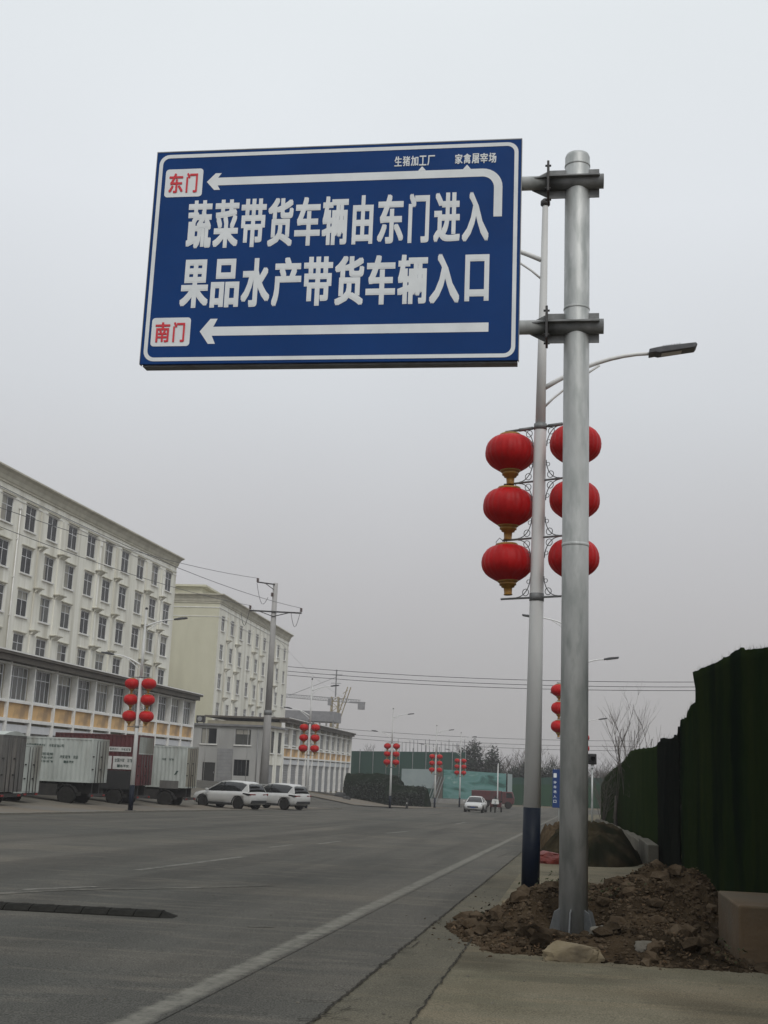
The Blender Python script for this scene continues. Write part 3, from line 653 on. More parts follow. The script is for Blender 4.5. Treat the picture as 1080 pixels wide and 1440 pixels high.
# ================================================================== LAMP POSTS
def lerp3(a, b, t): return tuple(p + (q - p) * t for p, q in zip(a, b))
def make_post(loc, rz, label, group, mirror=False):
    """street lamp; the high arm reaches over the road (-x unless mirrored), the low one over the pavement"""
    t = thing('street_lamp', label, 'street lamp', loc, rz, group)
    MB().lathe([(.112, 0), (.108, 1.13)], 20).build('painted_base', M['lamp_navy'], t)
    bpn = MB().box(-.19, .19, -.19, .19, .0, .02)
    bpn.build('base_plate', M['lamp_navy'], t)
    MB().lathe([(.107, 1.13), (.088, 3.7), (.080, 6.03), (.080, 6.05)], 20).build('lower_pole', M['lamp_white'], t)
    MB().lathe([(.068, 6.05), (.056, 7.4), (.040, 9.16), (.040, 9.18)], 16).build('upper_pole', M['lamp_white'], t)
    MB().lathe([(.046, 9.18), (.066, 9.20), (.066, 9.25), (.03, 9.29)], 16).build('pole_cap', M['steel_dark'], t)
    s = 1 if mirror else -1
    for d, z0, tipz, r in ((s, 8.39, 8.74, 1.86), (-s, 6.56, 7.04, 1.86)):
        pts = []
        for k in range(9):
            u = k / 8; pts.append((d * (.04 + u * 1.38), 0, z0 + (tipz - z0) * (1 - (1 - u) ** 1.9)))
        MB().tube(pts, [.034 - .010 * k / 8 for k in range(9)], 10).build('lamp_arm', M['lamp_white'], t)
        br = [(d * (.04 + u * .72), 0, z0 - .27 + (.27 + (tipz - z0) * .66) * (u ** .85)) for u in [k / 6 for k in range(7)]]
        m_ = MB().tube(br, .016, 8)
        q = br[3]; m_.tube([(q[0], 0, q[2]), (q[0] + d * .03, 0, pts[2][2] + .02)], .010, 6)
        m_.build('arm_brace', M['lamp_white'], t)
        x0, x1 = d * 1.40, d * 2.02; sl_ = .15
        h = MB()
        def zc(x): return tipz + (abs(x) - 1.40) * sl_ + .0
        a_, b_ = min(x0, x1), max(x0, x1)
        prof = [(x0, zc(x0) - .032), (x0, zc(x0) + .032), (d * 1.5, zc(d * 1.5) + .042), (d * 1.62, zc(d * 1.62) + .046), (x1 - d * .02, zc(x1) + .030), (x1, zc(x1)), (x1 - d * .03, zc(x1) - .045), (d * 1.52, zc(d * 1.52) - .045), (d * 1.48, zc(d * 1.48) - .028)]
        h.prism(prof, -.105, .105)
        hd = bevel(h.build('lamp_head', M['lamp_head'], t), .012)
        ln = MB()
        zl0, zl1 = zc(d * 1.56) - .047, zc(d * 1.82) - .047
        ln.add([(d * 1.56, -.07, zl0), (d * 1.82, -.07, zl1), (d * 1.82, .07, zl1), (d * 1.56, .07, zl0)], [(0, 1, 2, 3)])
        ln.build('lamp_lens', M['lens'], hd)
        fn = MB()
        for k in range(7):
            x = d * (1.58 + k * .035); fn.box(min(x, x + .008), max(x, x + .008), -.08, .08, zc(x) + .03, zc(x) + .062)
        fn.build('cooling_fins', M['lamp_head'], hd)
    # lantern racks: four bars and scroll work, turned a little from the arms
    for k, zb in enumerate((6.02, 5.29, 4.53, 3.75)):
        hl = .53
        b = MB(); b.tube([(-hl, 0, zb), (hl, 0, zb)], .014 if k else .018, 8)
        if k == 0:
            for q in (-1, 1): b.tube([(q * .12, 0, zb + .0), (q * .32, 0, zb + .0)], .024, 8)
        b.build('lantern_bar', M['galv_dark'], rk(t))
    for k, (zt_, zb_) in enumerate(((6.02, 5.29), (5.29, 4.53), (4.53, 3.75))):
        for q in (-1, 1):
            for sg, zz in ((-1, zt_ - .01), (1, zb_ + .01)):
                s_ = MB()
                arc = [(q * (.10 + .20 * (1 - cos(u))), 0, zz + sg * (.26 * (1 - sin(u)) )) for u in [pi / 2 * j / 8 for j in range(9)]]
                s_.tube(arc, .0065, 5)
                cxx, czz = q * .165, zz + sg * .062
                s_.tube([(cxx + .045 * cos(u), 0, czz + .045 * sin(u)) for u in [2 * pi * j / 12 for j in range(13)]], .0055, 5, caps=False)
                cxx, czz = q * .125, zz + sg * .20
                s_.tube([(cxx + .026 * cos(u), 0, czz + .026 * sin(u)) for u in [2 * pi * j / 10 for j in range(11)]], .005, 5, caps=False)
                s_.build('scroll_work', M['galv_dark'], rk(t))
    return t
def rk(t):
    """the rack is a rotated part of the lamp post"""
    for c in t.children:
        if c.name.startswith('lantern_rack'): return c
    r = MB().lathe([(.094, 3.70), (.094, 3.80)], 20).build('lantern_rack', M['galv_dark'], t)
    MB().lathe([(.086, 5.98), (.086, 6.06)], 20).build('rack_collar', M['galv_dark'], r)
    r.rotation_euler = (0, 0, RACK); return r

def make_lantern(label, group):
    t = thing('red_lantern', label, 'lantern', (0, 0, 0), 0, group)
    prof = [(.11, .262), (.16, .256), (.215, .236), (.262, .200), (.298, .152), (.319, .098), (.328, .040), (.326, -.012), (.314, -.062), (.286, -.108), (.246, -.148), (.198, -.182), (.150, -.212), (.115, -.236)]
    MB().lathe(prof, 96, flute=.016, nfl=24).build('body', M['lan_red'], t)
    MB().lathe([(.14, .250), (.155, .262), (.140, .285), (.07, .295), (.02, .300)], 24).build('cap', M['lan_gold'], t)
    b = MB().lathe([(.142, -.219), (.118, -.240), (.100, -.246), (.110, -.254), (.108, -.276), (.090, -.282), (.082, -.306), (.055, -.312), (.050, -.395), (.058, -.398), (.054, -.41)], 24); b.build('base', M['lan_gold'], t)
    MB().tube([(0, 0, .30), (0, 0, .335)], .006, 5).build('hook', M['wire'], t)
    c = MB().tube([(-.02, 0, .31), (-.10, -.02, .36), (-.15, -.02, .30), (-.135, -.02, .255)], .005, 5); c.build('cable', M['wire'], t)
    return t
RACK = radians(-28)
GL = 'double armed white street lamps with lantern racks along the road'
GR = 'red lanterns hanging on the street lamps'
n0 = P(745, 1265, 15.4)
post = make_post((-.372, 15.4, g(-.37, 15.4)), 0, 'nearest white street lamp with navy base, half hidden behind the thick sign pole', GL)
post.rotation_euler = (0, radians(.55), 0)
lan = make_lantern('x', GR)
LCOPY = [0]
def lanterns(pl, rzr, where, lean=0, base_label=None):
    for r_, (zc_, nm) in enumerate(((5.69, 'top'), (4.955, 'middle'), (4.20, 'bottom'))):
        for q, sd in ((-1, 'left'), (1, 'right')) if cos(rzr) > 0 else ((1, 'left'), (-1, 'right')):
            of_ = .52 if (q > 0 and lean) else .45; lx = q * of_ * cos(rzr); ly = q * of_ * sin(rzr)
            loc = (pl[0] + lx + zc_ * sin(lean), pl[1] + ly, pl[2] + zc_ - lx * sin(lean))
            lb = f'{nm} {sd} red lantern on {where}'
            if LCOPY[0] == 0: lan['label'] = lb; lan.location = loc; LCOPY[0] = 1; o = lan
            else: o = copy_tree(lan, lb, loc)
            o.rotation_euler = (RND.uniform(-.05, .05), RND.uniform(-.05, .05) , RND.uniform(0, 6)); q_ = RND.uniform(.965, 1.03); o.scale = (q_, q_, RND.uniform(.97, 1.03))
lanterns(post.location, RACK, 'the nearest lamp post beside the sign pole', radians(.55))
bpy.context.view_layer.update()
RACK0 = RACK
def put(px, py, y, lb, where, side, src, rz=0):
    x = P(px, py, y).x; loc = (x, y, g(x, y) + .05)
    c = copy_tree(src, lb, loc, rz); lanterns(loc, rz + RACK_L[side], where); return c
RACK_L = {'l': radians(-12), 'r': radians(-12)}
RACK = radians(-12)
postL = make_post((0, 0, 0), 0, 'x', GL, mirror=True)
x_ = P(183, 1142, 54).x
postL.location = (x_, 54, g(x_, 54) + .05); postL['label'] = 'white street lamp with navy foot in front of the dark red box truck'
lanterns(postL.location, RACK, 'the lamp post in front of the red truck')
put(430, 1136, 87, 'white street lamp standing right of the two parked white SUVs', 'the lamp post right of the parked SUVs', 'l', postL)
put(548, 1136, 115, 'white street lamp in front of the dark netted mound across the junction', 'the lamp post before the dark netted mound', 'l', postL)
put(611, 1134, 140, 'far white street lamp before the seam between pale panel and teal mural', 'the far lamp post left of the mural', 'l', postL)
put(646, 1134, 156, 'farthest left side street lamp, standing just behind the white sedan', 'the farthest left lamp post before the teal mural', 'l', postL)
put(800, 1150, 51, 'second right side street lamp, mostly hidden behind the thick sign pole', 'the second right side lamp post behind the sign pole', 'r', postL, rz=pi)
put(813, 1140, 88, 'third right side street lamp, only its lamp head showing right of the sign pole', 'the third right side lamp post far behind the sign pole', 'r', postL, rz=pi)

# ================================================================== SOIL HEAP AND STONES
HP = [gp(636, 1302), gp(660, 1322), gp(700, 1340), gp(760, 1343), gp(850, 1352), gp(940, 1360), gp(1070, 1368), (1.42, 10.25), (1.44, 11.9), (2.0, 12.6), (2.1, 16.8), (1.2, 16.4), (.6, 15.2), (.1, 14.8), (-.55, 15.6), (-.6, 14.6), (-.75, 13.2)]
def inpoly_d(x, y):
    ins_ = False; dm = 9
    n = len(HP)
    for i in range(n):
        x0, y0 = HP[i]; x1, y1 = HP[(i + 1) % n]
        if (y0 > y) != (y1 > y) and x < (x1 - x0) * (y - y0) / (y1 - y0) + x0: ins_ = not ins_
        dx, dy = x1 - x0, y1 - y0; t = max(0, min(1, ((x - x0) * dx + (y - y0) * dy) / (dx * dx + dy * dy)))
        dm = min(dm, math.hypot(x - x0 - t * dx, y - y0 - t * dy))
    return dm if ins_ else -dm
def heap(x, y):
    d = inpoly_d(x, y)
    if d <= -.08: return -1
    f = max(0, min(1, (d + .02) / .75)); f = f * f * (3 - 2 * f)
    pk = .40 * math.exp(-((x - 1.15) ** 2 / .7 + (y - 12.9) ** 2 / 3.2)) + .20 * math.exp(-((x + .35) ** 2 / .3 + (y - 12.9) ** 2 / 2.0)) + .10
    n1 = noise.noise(Vector((x * 1.7, y * 1.7, 3))) * .14 + noise.noise(Vector((x * 5, y * 5, 7))) * .07 + noise.noise(Vector((x * 14, y * 14, 9))) * .03
    f *= 1 - .95 * math.exp(-(((x - .11) / .34) ** 2 + ((y - 11.35) / .55) ** 2) ** 2)
    return max(0, f * pk * (1.05 + n1 * 3.2)) + (n1 * .12 + .015) * min(1, max(0, d + .08) * 4)
mb = MB(); nx_, ny_ = 120, 170; x0_, x1_, y0_, y1_ = -1.3, 2.1, 9.6, 17.0
idx = {}; 
for j in range(ny_ + 1):
    for i in range(nx_ + 1):
        x = x0_ + (x1_ - x0_) * i / nx_; y = y0_ + (y1_ - y0_) * j / ny_; h = heap(x, y)
        idx[i, j] = len(mb.v); mb.v.append((x, y, g(x, y) + (h if h > -.5 else -.05)))
for j in range(ny_):
    for i in range(nx_):
        q = (idx[i, j], idx[i + 1, j], idx[i + 1, j + 1], idx[i, j + 1])
        if any(mb.v[k][2] > g(*mb.v[k][:2]) + .001 for k in q): mb.f.append(q); mb.m.append(0); mb.sm.append(False)
so_ = mb.build('soil_heap', M['soil']); tag(so_, 'heap of reddish brown clods and dead leaves around the foot of the sign pole', 'soil heap')
r3 = random.Random(11); cl = MB(); lt = MB(); wd_ = MB()
def leaf(mb, c, s, rnd):
    a = Vector((rnd.uniform(-1, 1), rnd.uniform(-1, 1), rnd.uniform(-.6, .6))).normalized(); b = a.cross(Vector((rnd.uniform(-.5, .5), rnd.uniform(-.5, .5), 1))).normalized(); u = a.cross(b)
    c = Vector(c)
    mb.add([c - a * s, c - b * s * .5 + u * s * .15, c + a * s, c + b * s * .5 + u * s * .15], [(0, 1, 2), (0, 2, 3)])
for i in range(17000):
    x = r3.uniform(x0_, x1_); y = r3.uniform(y0_, y1_); h = heap(x, y)
    if h < -.02: continue
    r = .007 + .026 * r3.random() ** 3
    if r3.random() < .014: r = r3.uniform(.05, .11)
    lump(cl, (x, y, g(x, y) + max(h, 0) + r * .25), r, r3, .75, 0)
for i in range(6500):
    x = r3.uniform(x0_, x1_); y = r3.uniform(y0_, y1_); h = heap(x, y)
    if h < 0: continue
    if noise.noise(Vector((x * 1.3, y * 1.3, 20))) < -.15: continue
    leaf(lt, (x, y, g(x, y) + max(h, 0) + r3.uniform(.01, .04)), r3.uniform(.008, .024), r3)
for cx, cy, nn in ((-.33, 15.1, 200), (.0, 13.6, 110), (-.9, 12.1, 30), (.35, 12.2, 90), (1.4, 10.3, 60), (-.1, 14.2, 120)):
    for i in range(nn):
        x = r3.gauss(cx, .16); y = r3.gauss(cy, .2)
        if inpoly_d(x, y) < 0: continue
        z = g(x, y) + max(0, heap(x, y))
        leaf(wd_, (x, y, z + r3.uniform(.01, .16)), r3.uniform(.012, .028), r3)
for i in range(5200):
    x = r3.uniform(x0_ - .5, x1_); y = r3.uniform(y0_ - .5, y1_); d = -inpoly_d(x, y)
    if d < 0 or d > .6 or r3.random() > math.exp(-d * 7): continue
    r = .004 + .013 * r3.random() ** 3; lump(cl, (x, y, g(x, y) + r * .4), r, r3, .7, 0)
tag(cl.build('soil_clods', M['clod']), 'small brown soil clods covering the heap at the sign pole', 'soil', kind='stuff')
tag(lt.build('leaf_litter', M['litter']), 'dead brown leaves strewn over the soil heap', 'leaf litter', kind='stuff')
tag(wd_.build('weeds', M['weed']), 'sparse low weeds at the foot of the near lamp post', 'weeds', kind='stuff')
def rock(name, label, c, s, m, seed, sub=4, flatk=.6):
    bm = bmesh.new(); bmesh.ops.create_icosphere(bm, subdivisions=sub, radius=1)
    for v in bm.verts:
        d = v.co.copy(); k = 1 + .38 * noise.noise(d * 1.3 + Vector((seed, 0, 0))) + .16 * noise.noise(d * 3.7 + Vector((0, seed, 0))) + .08 * noise.noise(d * 8) + .04 * noise.noise(d * 19)
        q = d * k
        for pn_, pd_ in ((Vector((1, .2, .15)), .86), (Vector((-.9, .3, .3)), .84), (Vector((.1, -1, .25)), .78), (Vector((.25, .1, 1)), .60), (Vector((-.5, -.4, .9)), .72), (Vector((.6, -.7, -.2)), .9)):
            pn_ = pn_.normalized(); dd_ = q.dot(pn_) - pd_ * (1 + .05 * noise.noise(d * 5))
            if dd_ > 0: q = q - pn_ * dd_ * .9
        q.z = max(-.5, q.z)
        v.co = Vector((q.x * s[0], q.y * s[1], q.z * s[2]))
    me = bpy.data.meshes.new(name); bm.to_mesh(me); bm.free(); me.materials.append(m)
    o = bpy.data.objects.new(name, me); COL.objects.link(o); o.location = c; o.rotation_euler = (0, 0, seed)
    return tag(o, label, 'stone')
def gz(px, py, dz=0): p = G(px, py); return (p.x, p.y, g(p.x, p.y) + max(0, heap(p.x, p.y)) * .6 + dz)
rock('boulder', 'large yellowish angular stone slab lying right at the sign pole foot', gz(807, 1351, .05), (.245, .14, .12), M['stone'], 6.3)
rock('rubble_stone', 'pale greyish rubble lump on the heap front edge right of the boulder', gz(908, 1349, .035), (.10, .08, .07), M['stone_w'], 1.4)
rock('rubble_stone', 'off white crumbled stone on the right part of the soil heap', gz(928, 1335, .05), (.11, .08, .06), M['stone_w'], 2.6)
rock('rubble_stone', 'brown flat stone resting on the left lobe of the heap', gz(716, 1285, .09), (.10, .08, .05), M['stone'], 4.2)
rock('rubble_stone', 'big earthy lump near the top of the heap', gz(955, 1300, .14), (.17, .15, .12), M['clod'], 5.5)
rock('rubble_stone', 'pale stone at the foot of the dark netting fold behind the heap', gz(950, 1231, .03), (.13, .12, .09), M['stone_w'], 7.7)
rock('rubble_stone', 'small grey stone left of the boulder beside the heap', gz(768, 1338, .02), (.06, .05, .04), M['stone_w'], 8.1)
rock('rubble_stone', 'rounded stone beside the netted mound on the pavement', gz(899, 1206, .06), (.20, .15, .11), M['stone_w'], 9.9)
rock('rubble_stone', 'grey rough lump pressed against the right side of the pole base', gz(848, 1338, .05), (.13, .10, .09), M['stone_w'], 3.3)

# ================================================================== BUILDINGS
def wall_open(mb, u0, u1, z0, z1, ops, depth=.16, y=0, mi=0):
    """wall face in the local x-z plane at y, facing -y, with real recessed openings"""
    us = sorted({u0, u1} | {round(v, 4) for o in ops for v in o[:2]}); zs = sorted({z0, z1} | {round(v, 4) for o in ops for v in o[2:]})
    us = [u for u in us if u0 <= u <= u1]; zs = [z for z in zs if z0 <= z <= z1]
    def inside(u, z): return any(o[0] - 1e-4 < u < o[1] + 1e-4 and o[2] - 1e-4 < z < o[3] + 1e-4 for o in ops)
    for a, b in zip(zs, zs[1:]):
        run = None
        for c, d in list(zip(us, us[1:])) + [(None, None)]:
            solid = c is not None and not inside((c + d) / 2, (a + b) / 2)
            if solid and run is None: run = c
            if not solid and run is not None:
                e = c if c is not None else us[-1]
                mb.add([(run, y, a), (e, y, a), (e, y, b), (run, y, b)], [(0, 1, 2, 3)], mi); run = None
    for c, d, a, b in ops:
        q = y + depth
        mb.add([(c, y, a), (d, y, a), (d, q, a), (c, q, a)], [(0, 1, 2, 3)], mi); mb.add([(c, y, b), (c, q, b), (d, q, b), (d, y, b)], [(0, 1, 2, 3)], mi)
        mb.add([(c, y, a), (c, q, a), (c, q, b), (c, y, b)], [(0, 1, 2, 3)], mi); mb.add([(d, y, a), (d, y, b), (d, q, b), (d, q, a)], [(0, 1, 2, 3)], mi)
        mb.add([(c, q, a), (d, q, a), (d, q, b), (c, q, b)], [(0, 1, 2, 3)], mi)
    return mb
WR = random.Random(77)
class Win:
    """a window type: frame with bars, glass and sill, meshes shared by all copies"""
    def __init__(s, w_, h_, vbars, hbars, fm, gm, t=.06, sill=True, lintel=False):
        s.w, s.h, s.fm = w_, h_, fm
        f = MB(); d0, d1 = -.03, .03
        f.box(0, w_, d0, d1, 0, t); f.box(0, w_, d0, d1, h_ - t, h_); f.box(0, t, d0, d1, t, h_ - t); f.box(w_ - t, w_, d0, d1, t, h_ - t)
        for v in vbars:
            a, b = (t, h_ - t) if not isinstance(v, tuple) else v[1:]
            v = v if not isinstance(v, tuple) else v[0]
            f.box(v * w_ - t * .4, v * w_ + t * .4, d0 + .004, d1 - .004, a, b)
        for v in hbars: f.box(t, w_ - t, d0 + .008, d1 - .008, v * h_ - t * .4, v * h_ + t * .4)
        s.frame = f.mesh('window', fm)
        s.pane = MB().add([(t * .5, .01, t * .5), (w_ - t * .5, .01, t * .5), (w_ - t * .5, .01, h_ - t * .5), (t * .5, .01, h_ - t * .5)], [(0, 1, 2, 3)]).mesh('pane', gm)
        s.sill = MB().box(-.12, w_ + .12, -.24, -.03, -.13, -.005).mesh('sill', M['trim']) if sill else None
        s.lint = MB().box(-.15, w_ + .15, -.26, -.045, h_ + .12, h_ + .20).mesh('lintel', M['eave']) if lintel else None
        s.curt = [MB().add([(t, .006, t * .5 + h_ * c0), (w_ * c1, .006, t * .5 + h_ * c0), (w_ * c1, .006, h_ - t), (t, .006, h_ - t)], [(0, 1, 2, 3)]).mesh('curtain', M['curtain']) for c0, c1 in ((0, .30), (.0, .46), (.45, .94), (.66, .9))]
    def put(s, parent, u, z, y=.10, open_=False):
        o = link('window', s.frame, parent, (u, y, z)); link('pane', s.pane, o)
        if WR.random() < .42: link('curtain', WR.choice(s.curt), o)
        if s.sill: link('sill', s.sill, o)
        if s.lint: link('lintel', s.lint, o)
        return o
winA = Win(1.95, 2.15, [.5], [.66], M['frame_w'], M['glass'], .07, True, True)
def pt(px, py, x0, x1, y0, y1):
    """facade point seen at column px on the ground line through two points"""
    r = ray(px, py); dx, dy = x1 - x0, y1 - y0
    t = (x0 * r.y - y0 * r.x) / (dy * r.x - dx * r.y); return t   # fraction along the line

def dorm(name, label, A, B, depth, ztop, wins_u, rows, W, gable_at_start=False, extra=0, ledges=(), pipes=(), z0=-1):
    """long five storey block: facade from A (near) to B (far), facing the road"""
    d = Vector((B[0] - A[0], B[1] - A[1])); L = d.length; rz = atan2(d.y, d.x)
    t = thing(name, label, 'building', (A[0], A[1], 0), rz)
    ops = [(u, u + W.w, z, z + W.h) for u in wins_u for z in rows]
    mb = MB(); wall_open(mb, 0, L, z0, ztop - 1.15, ops, .2)
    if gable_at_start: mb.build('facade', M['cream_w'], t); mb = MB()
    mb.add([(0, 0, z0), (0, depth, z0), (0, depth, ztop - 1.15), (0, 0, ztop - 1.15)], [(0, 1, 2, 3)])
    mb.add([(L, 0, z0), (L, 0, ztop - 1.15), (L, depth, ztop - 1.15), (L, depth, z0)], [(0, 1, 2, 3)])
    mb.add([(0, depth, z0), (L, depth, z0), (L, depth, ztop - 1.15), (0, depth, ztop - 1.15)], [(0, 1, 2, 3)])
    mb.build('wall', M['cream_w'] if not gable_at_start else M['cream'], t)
    for u in wins_u:
        for z in rows: W.put(t, u, z)
    # string course, coved cornice, roof
    def loop(o, z): return [(-o, -o, z), (L + o, -o, z), (L + o, depth + o, z), (-o, depth + o, z)]
    c = MB(); prof = [(0, ztop - 1.15), (.10, ztop - 1.15), (.10, ztop - 1.0), (.16, ztop - .92), (.22, ztop - .62), (.40, ztop - .30), (.62, ztop - .14), (.66, ztop - .14), (.66, ztop), (.2, ztop + .02)]
    vs = [v for o, z in prof for v in loop(o, z)]
    c.add(vs, [(4 * i + k, 4 * i + (k + 1) % 4, 4 * i + 4 + (k + 1) % 4, 4 * i + 4 + k) for i in range(len(prof) - 1) for k in range(4)] + [tuple(range(len(vs) - 4, len(vs)))])
    c.build('cornice', M['eave'], t)
    s = MB()
    for zb_, o_, h_ in ((ztop - 1.75, .07, .10), (ztop - 2.9 if gable_at_start else ztop - 2.1, .05, .07)):
        s.box(-o_, L + o_, -o_, -.001, zb_, zb_ + h_); s.box(-o_, -.001, 0, depth, zb_, zb_ + h_); s.box(L + .001, L + o_, 0, depth, zb_, zb_ + h_)
    s.build('string_course', M['trim'], t)
    # small slabs for air conditioners between windows, carried by coved brackets
    for u, wd in ledges:
        for z in rows:
            a = MB().box(u - wd / 2, u + wd / 2, -.62, -.001, z - 1.02, z - .93)
            o = a.build('ledge', M['eave'], t)
            b_ = MB().prism([(-.001, z - 1.40), (-.12, z - 1.34), (-.45, z - 1.09), (-.56, z - 1.025), (-.001, z - 1.025)], u - wd * .36, u + wd * .36, axis='x')
            b_.build('bracket', M['cream_w'], o)
    for u, wd in ledges:
        MB().box(u - wd * .36, u + wd * .36, -.12, -.001, rows[0] - .9, rows[-1] + 2.1).build('wall_rib', M['cream_w'], t)
    for u in pipes:
        a = MB().tube([(u, -.10, z0 + 3), (u, -.10, ztop - 2.4)], .06, 8)
        for k in range(6): a.box(u - .09, u + .09, -.17, -.001, z0 + 4 + k * 3.2, z0 + 4.07 + k * 3.2)
        a.box(u - .14, u + .14, -.22, -.001, ztop - 2.75, ztop - 2.35)
        a.build('drain_pipe', M['trim'], t)
    return t, L
# block 1
A1, B1 = (-45.9, 76.0), (-44.0, 131.6)
L1 = math.hypot(B1[0] - A1[0], B1[1] - A1[1])
us = []
cols = [(10, 720), (42, 730), (73, 745), (103, 757), (128, 769), (153.5, 783), (174, 795), (197.5, 807), (216, 818), (236, 829)]
cu = [pt(a, b, *[A1[0], B1[0], A1[1], B1[1]]) * L1 for a, b in cols]
sp = (cu[-1] - cu[0]) / 9
us = [cu[0] + sp * k - .97 for k in range(-3, 10)]
us = [u for u in us if u > .3]
if us[-1] > L1 - 2.3: us = [u - (us[-1] - (L1 - 2.4)) for u in us]
rowsA = [5.5, 9.15, 12.8, 16.45, 20.1]
c0 = us[-1]
def mid(k): return c0 - sp * k + .97 + sp / 2          # between column k+1 from the right and k
b1, _ = dorm('dormitory_block', 'long white five storey block with rows of windows behind the left parked trucks', A1, B1, 15, 24.35, us, rowsA, winA,
             ledges=[(mid(1) , .9), (mid(2), 1.5), (mid(4), .9), (mid(5), 1.5), (mid(7), 1.5), (mid(8), .9), (mid(10), 1.5)], pipes=[c0 - .9, c0 - sp * 4 - .8 + sp * .0 - .5, c0 - sp * 8 - 1.2])
# roof lump seen on block 1
MB().box(18.2, 18.9, .1, .7, 23.77, 24.1).build('roof_vent', M['steel_dark'], b1)
# block 2
A2, B2 = (-43.7, 149.0), (-44.8, 194.5)
L2_ = math.hypot(B2[0] - A2[0], B2[1] - A2[1])
winB = Win(1.75, 1.95, [.5], [.66], M['frame_w'], M['glass'], .07, True, False)
c2 = [pt(230 + p / 3.724, q, A2[0], B2[0], A2[1], B2[1]) * L2_ for p, q in [(312, 880), (360, 885), (407, 890), (452, 895), (496, 900), (537, 905), (612, 915), (648, 918)]]
sp2 = (c2[-1] - c2[0]) / 8.4
us2 = [c2[0] - .87 + sp2 * k for k in range(10)]
us2 = [u for u in us2 if u < L2_ - 2.0]
def mid2(k): return us2[k] + 1.75 + (sp2 - 1.75) / 2
b2, _ = dorm('dormitory_block', 'cream five storey block with a bare gable wall behind the grey two storey house', A2, B2, 17, 22.7, us2, [3.35, 7.05, 10.75, 14.5, 18.2], winB, gable_at_start=True,
             ledges=[(mid2(0), .9), (mid2(1), 1.4), (mid2(3), 1.4), (mid2(4), .9), (mid2(6), 1.4)], pipes=[us2[7] - .8])
stp = MB(); stp.box(2, 20, 3, 14, 22.72, 23.9); stp.box(1.4, 20.6, 2.4, 14.6, 23.905, 24.15); stp.build('stair_tower', M['cream'], b2)

# two storey shop rows: recessed bays between white pilasters
def bays(t, L, nb, zt, zw0, zw1, zb0, zb1, zg, W, pil=.17, first=0, skip_parts=()):
    """zt roof, zw0-zw1 window, zb0-zb1 tan band, zg ground"""
    pitch = L / nb
    for k in range(nb):
        u0 = first + k * pitch
        W.put(t, u0 + (pitch - W.w) / 2, zw0, y=.27)
        link('tan_panel', TP[0], t, (u0 + pil / 2, .08, zb0))
        sh = link('roller_shutter', TP[1], t, (u0 + pil / 2 + .06, .22, 0)); sh.location.z = TP[2]
        link('shutter_box', TP[3], sh)
    for k in range(nb + 1):
        link('pilaster', TP[4], t, (first + k * pitch, 0, 0))
def shoprow(name, label, A, B, depth, zt, zw0, zw1, zb0, zb1, zg, nb, winw, slope=None):
    d = Vector((B[0] - A[0], B[1] - A[1])); L = d.length; rz = atan2(d.y, d.x)
    t = thing(name, label, 'shop building', (A[0], A[1], 0), rz)
    pitch = L / nb; pil = .17; iw = pitch - pil
    W = Win(winw, zw1 - zw0, [.25, .5, .75], [.70], M['frame_w'], M['glass_p'], .055, True, False)
    # walls: recessed back wall, ends, slabs
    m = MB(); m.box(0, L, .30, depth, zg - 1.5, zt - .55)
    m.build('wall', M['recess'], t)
    global TP
    tp = MB().box(0, iw, 0, .12, 0, zb1 - zb0).mesh('tan_panel', M['band'])
    sm_ = MB(); H = zb0 - .35 - zg; n = max(8, int(H / .14))
    vs = []
    for i in range(n + 1):
        z = H * i / n; vs += [(0, 0 if i % 2 else .025, z), (iw - .12, 0 if i % 2 else .025, z)]
    sm_.add(vs, [(2 * i, 2 * i + 1, 2 * i + 3, 2 * i + 2) for i in range(n)])
    shm = sm_.mesh('roller_shutter', M['shutter'])
    sb = MB().box(-.02, iw - .10, -.16, .0, H * .86, H).mesh('shutter_box', M['frame_w'])
    pm = MB().box(-pil / 2, pil / 2, -.10, .295, zg - 1.5, zt - .56).mesh('pilaster', M['trim'])
    TP = (tp, shm, zg, sb, pm)
    bays(t, L, nb, zt, zw0, zw1, zb0, zb1, zg, W, pil)
    for k in range(nb):
        a, b = k * pitch + pil / 2, (k + 1) * pitch - pil / 2
        for z, hh in ((zb1, .13), (zb0 - .20, .20), (zw1 + .02, .10)): MB().box(a, b, -.05, .295, z + .001, z + hh).build('band_moulding', M['trim'], t)
    f = MB(); f.box(-.35, L + .5, -.62, depth + .3, zt - .20, zt); f.box(-.1, L + .2, -.45, .52, zt - .545, zt - .205)
    f.build('roof_fascia', M['fascia'], t)
    MB().box(-.35, L + .5, -.66, -.622, zt - .05, zt + .03).build('gutter', M['trim'], t)
    return t
p1 = shoprow('shop_row', 'two storey cream shop row with tan panels and white pilasters behind the trucks', (-32, 53.6), (-32, 103.3), 11.6, 7.2, 4.50, 6.48, 3.42, 4.32, -.15, 15, 2.6)
shoprow('shop_row', 'farther two storey shop row right of the grey house beside the side road', (-31.25, 135.6), (-31.9, 184.5), 9, 6.75, 3.75, 5.65, 2.45, 3.35, -1.8, 11, 3.1)

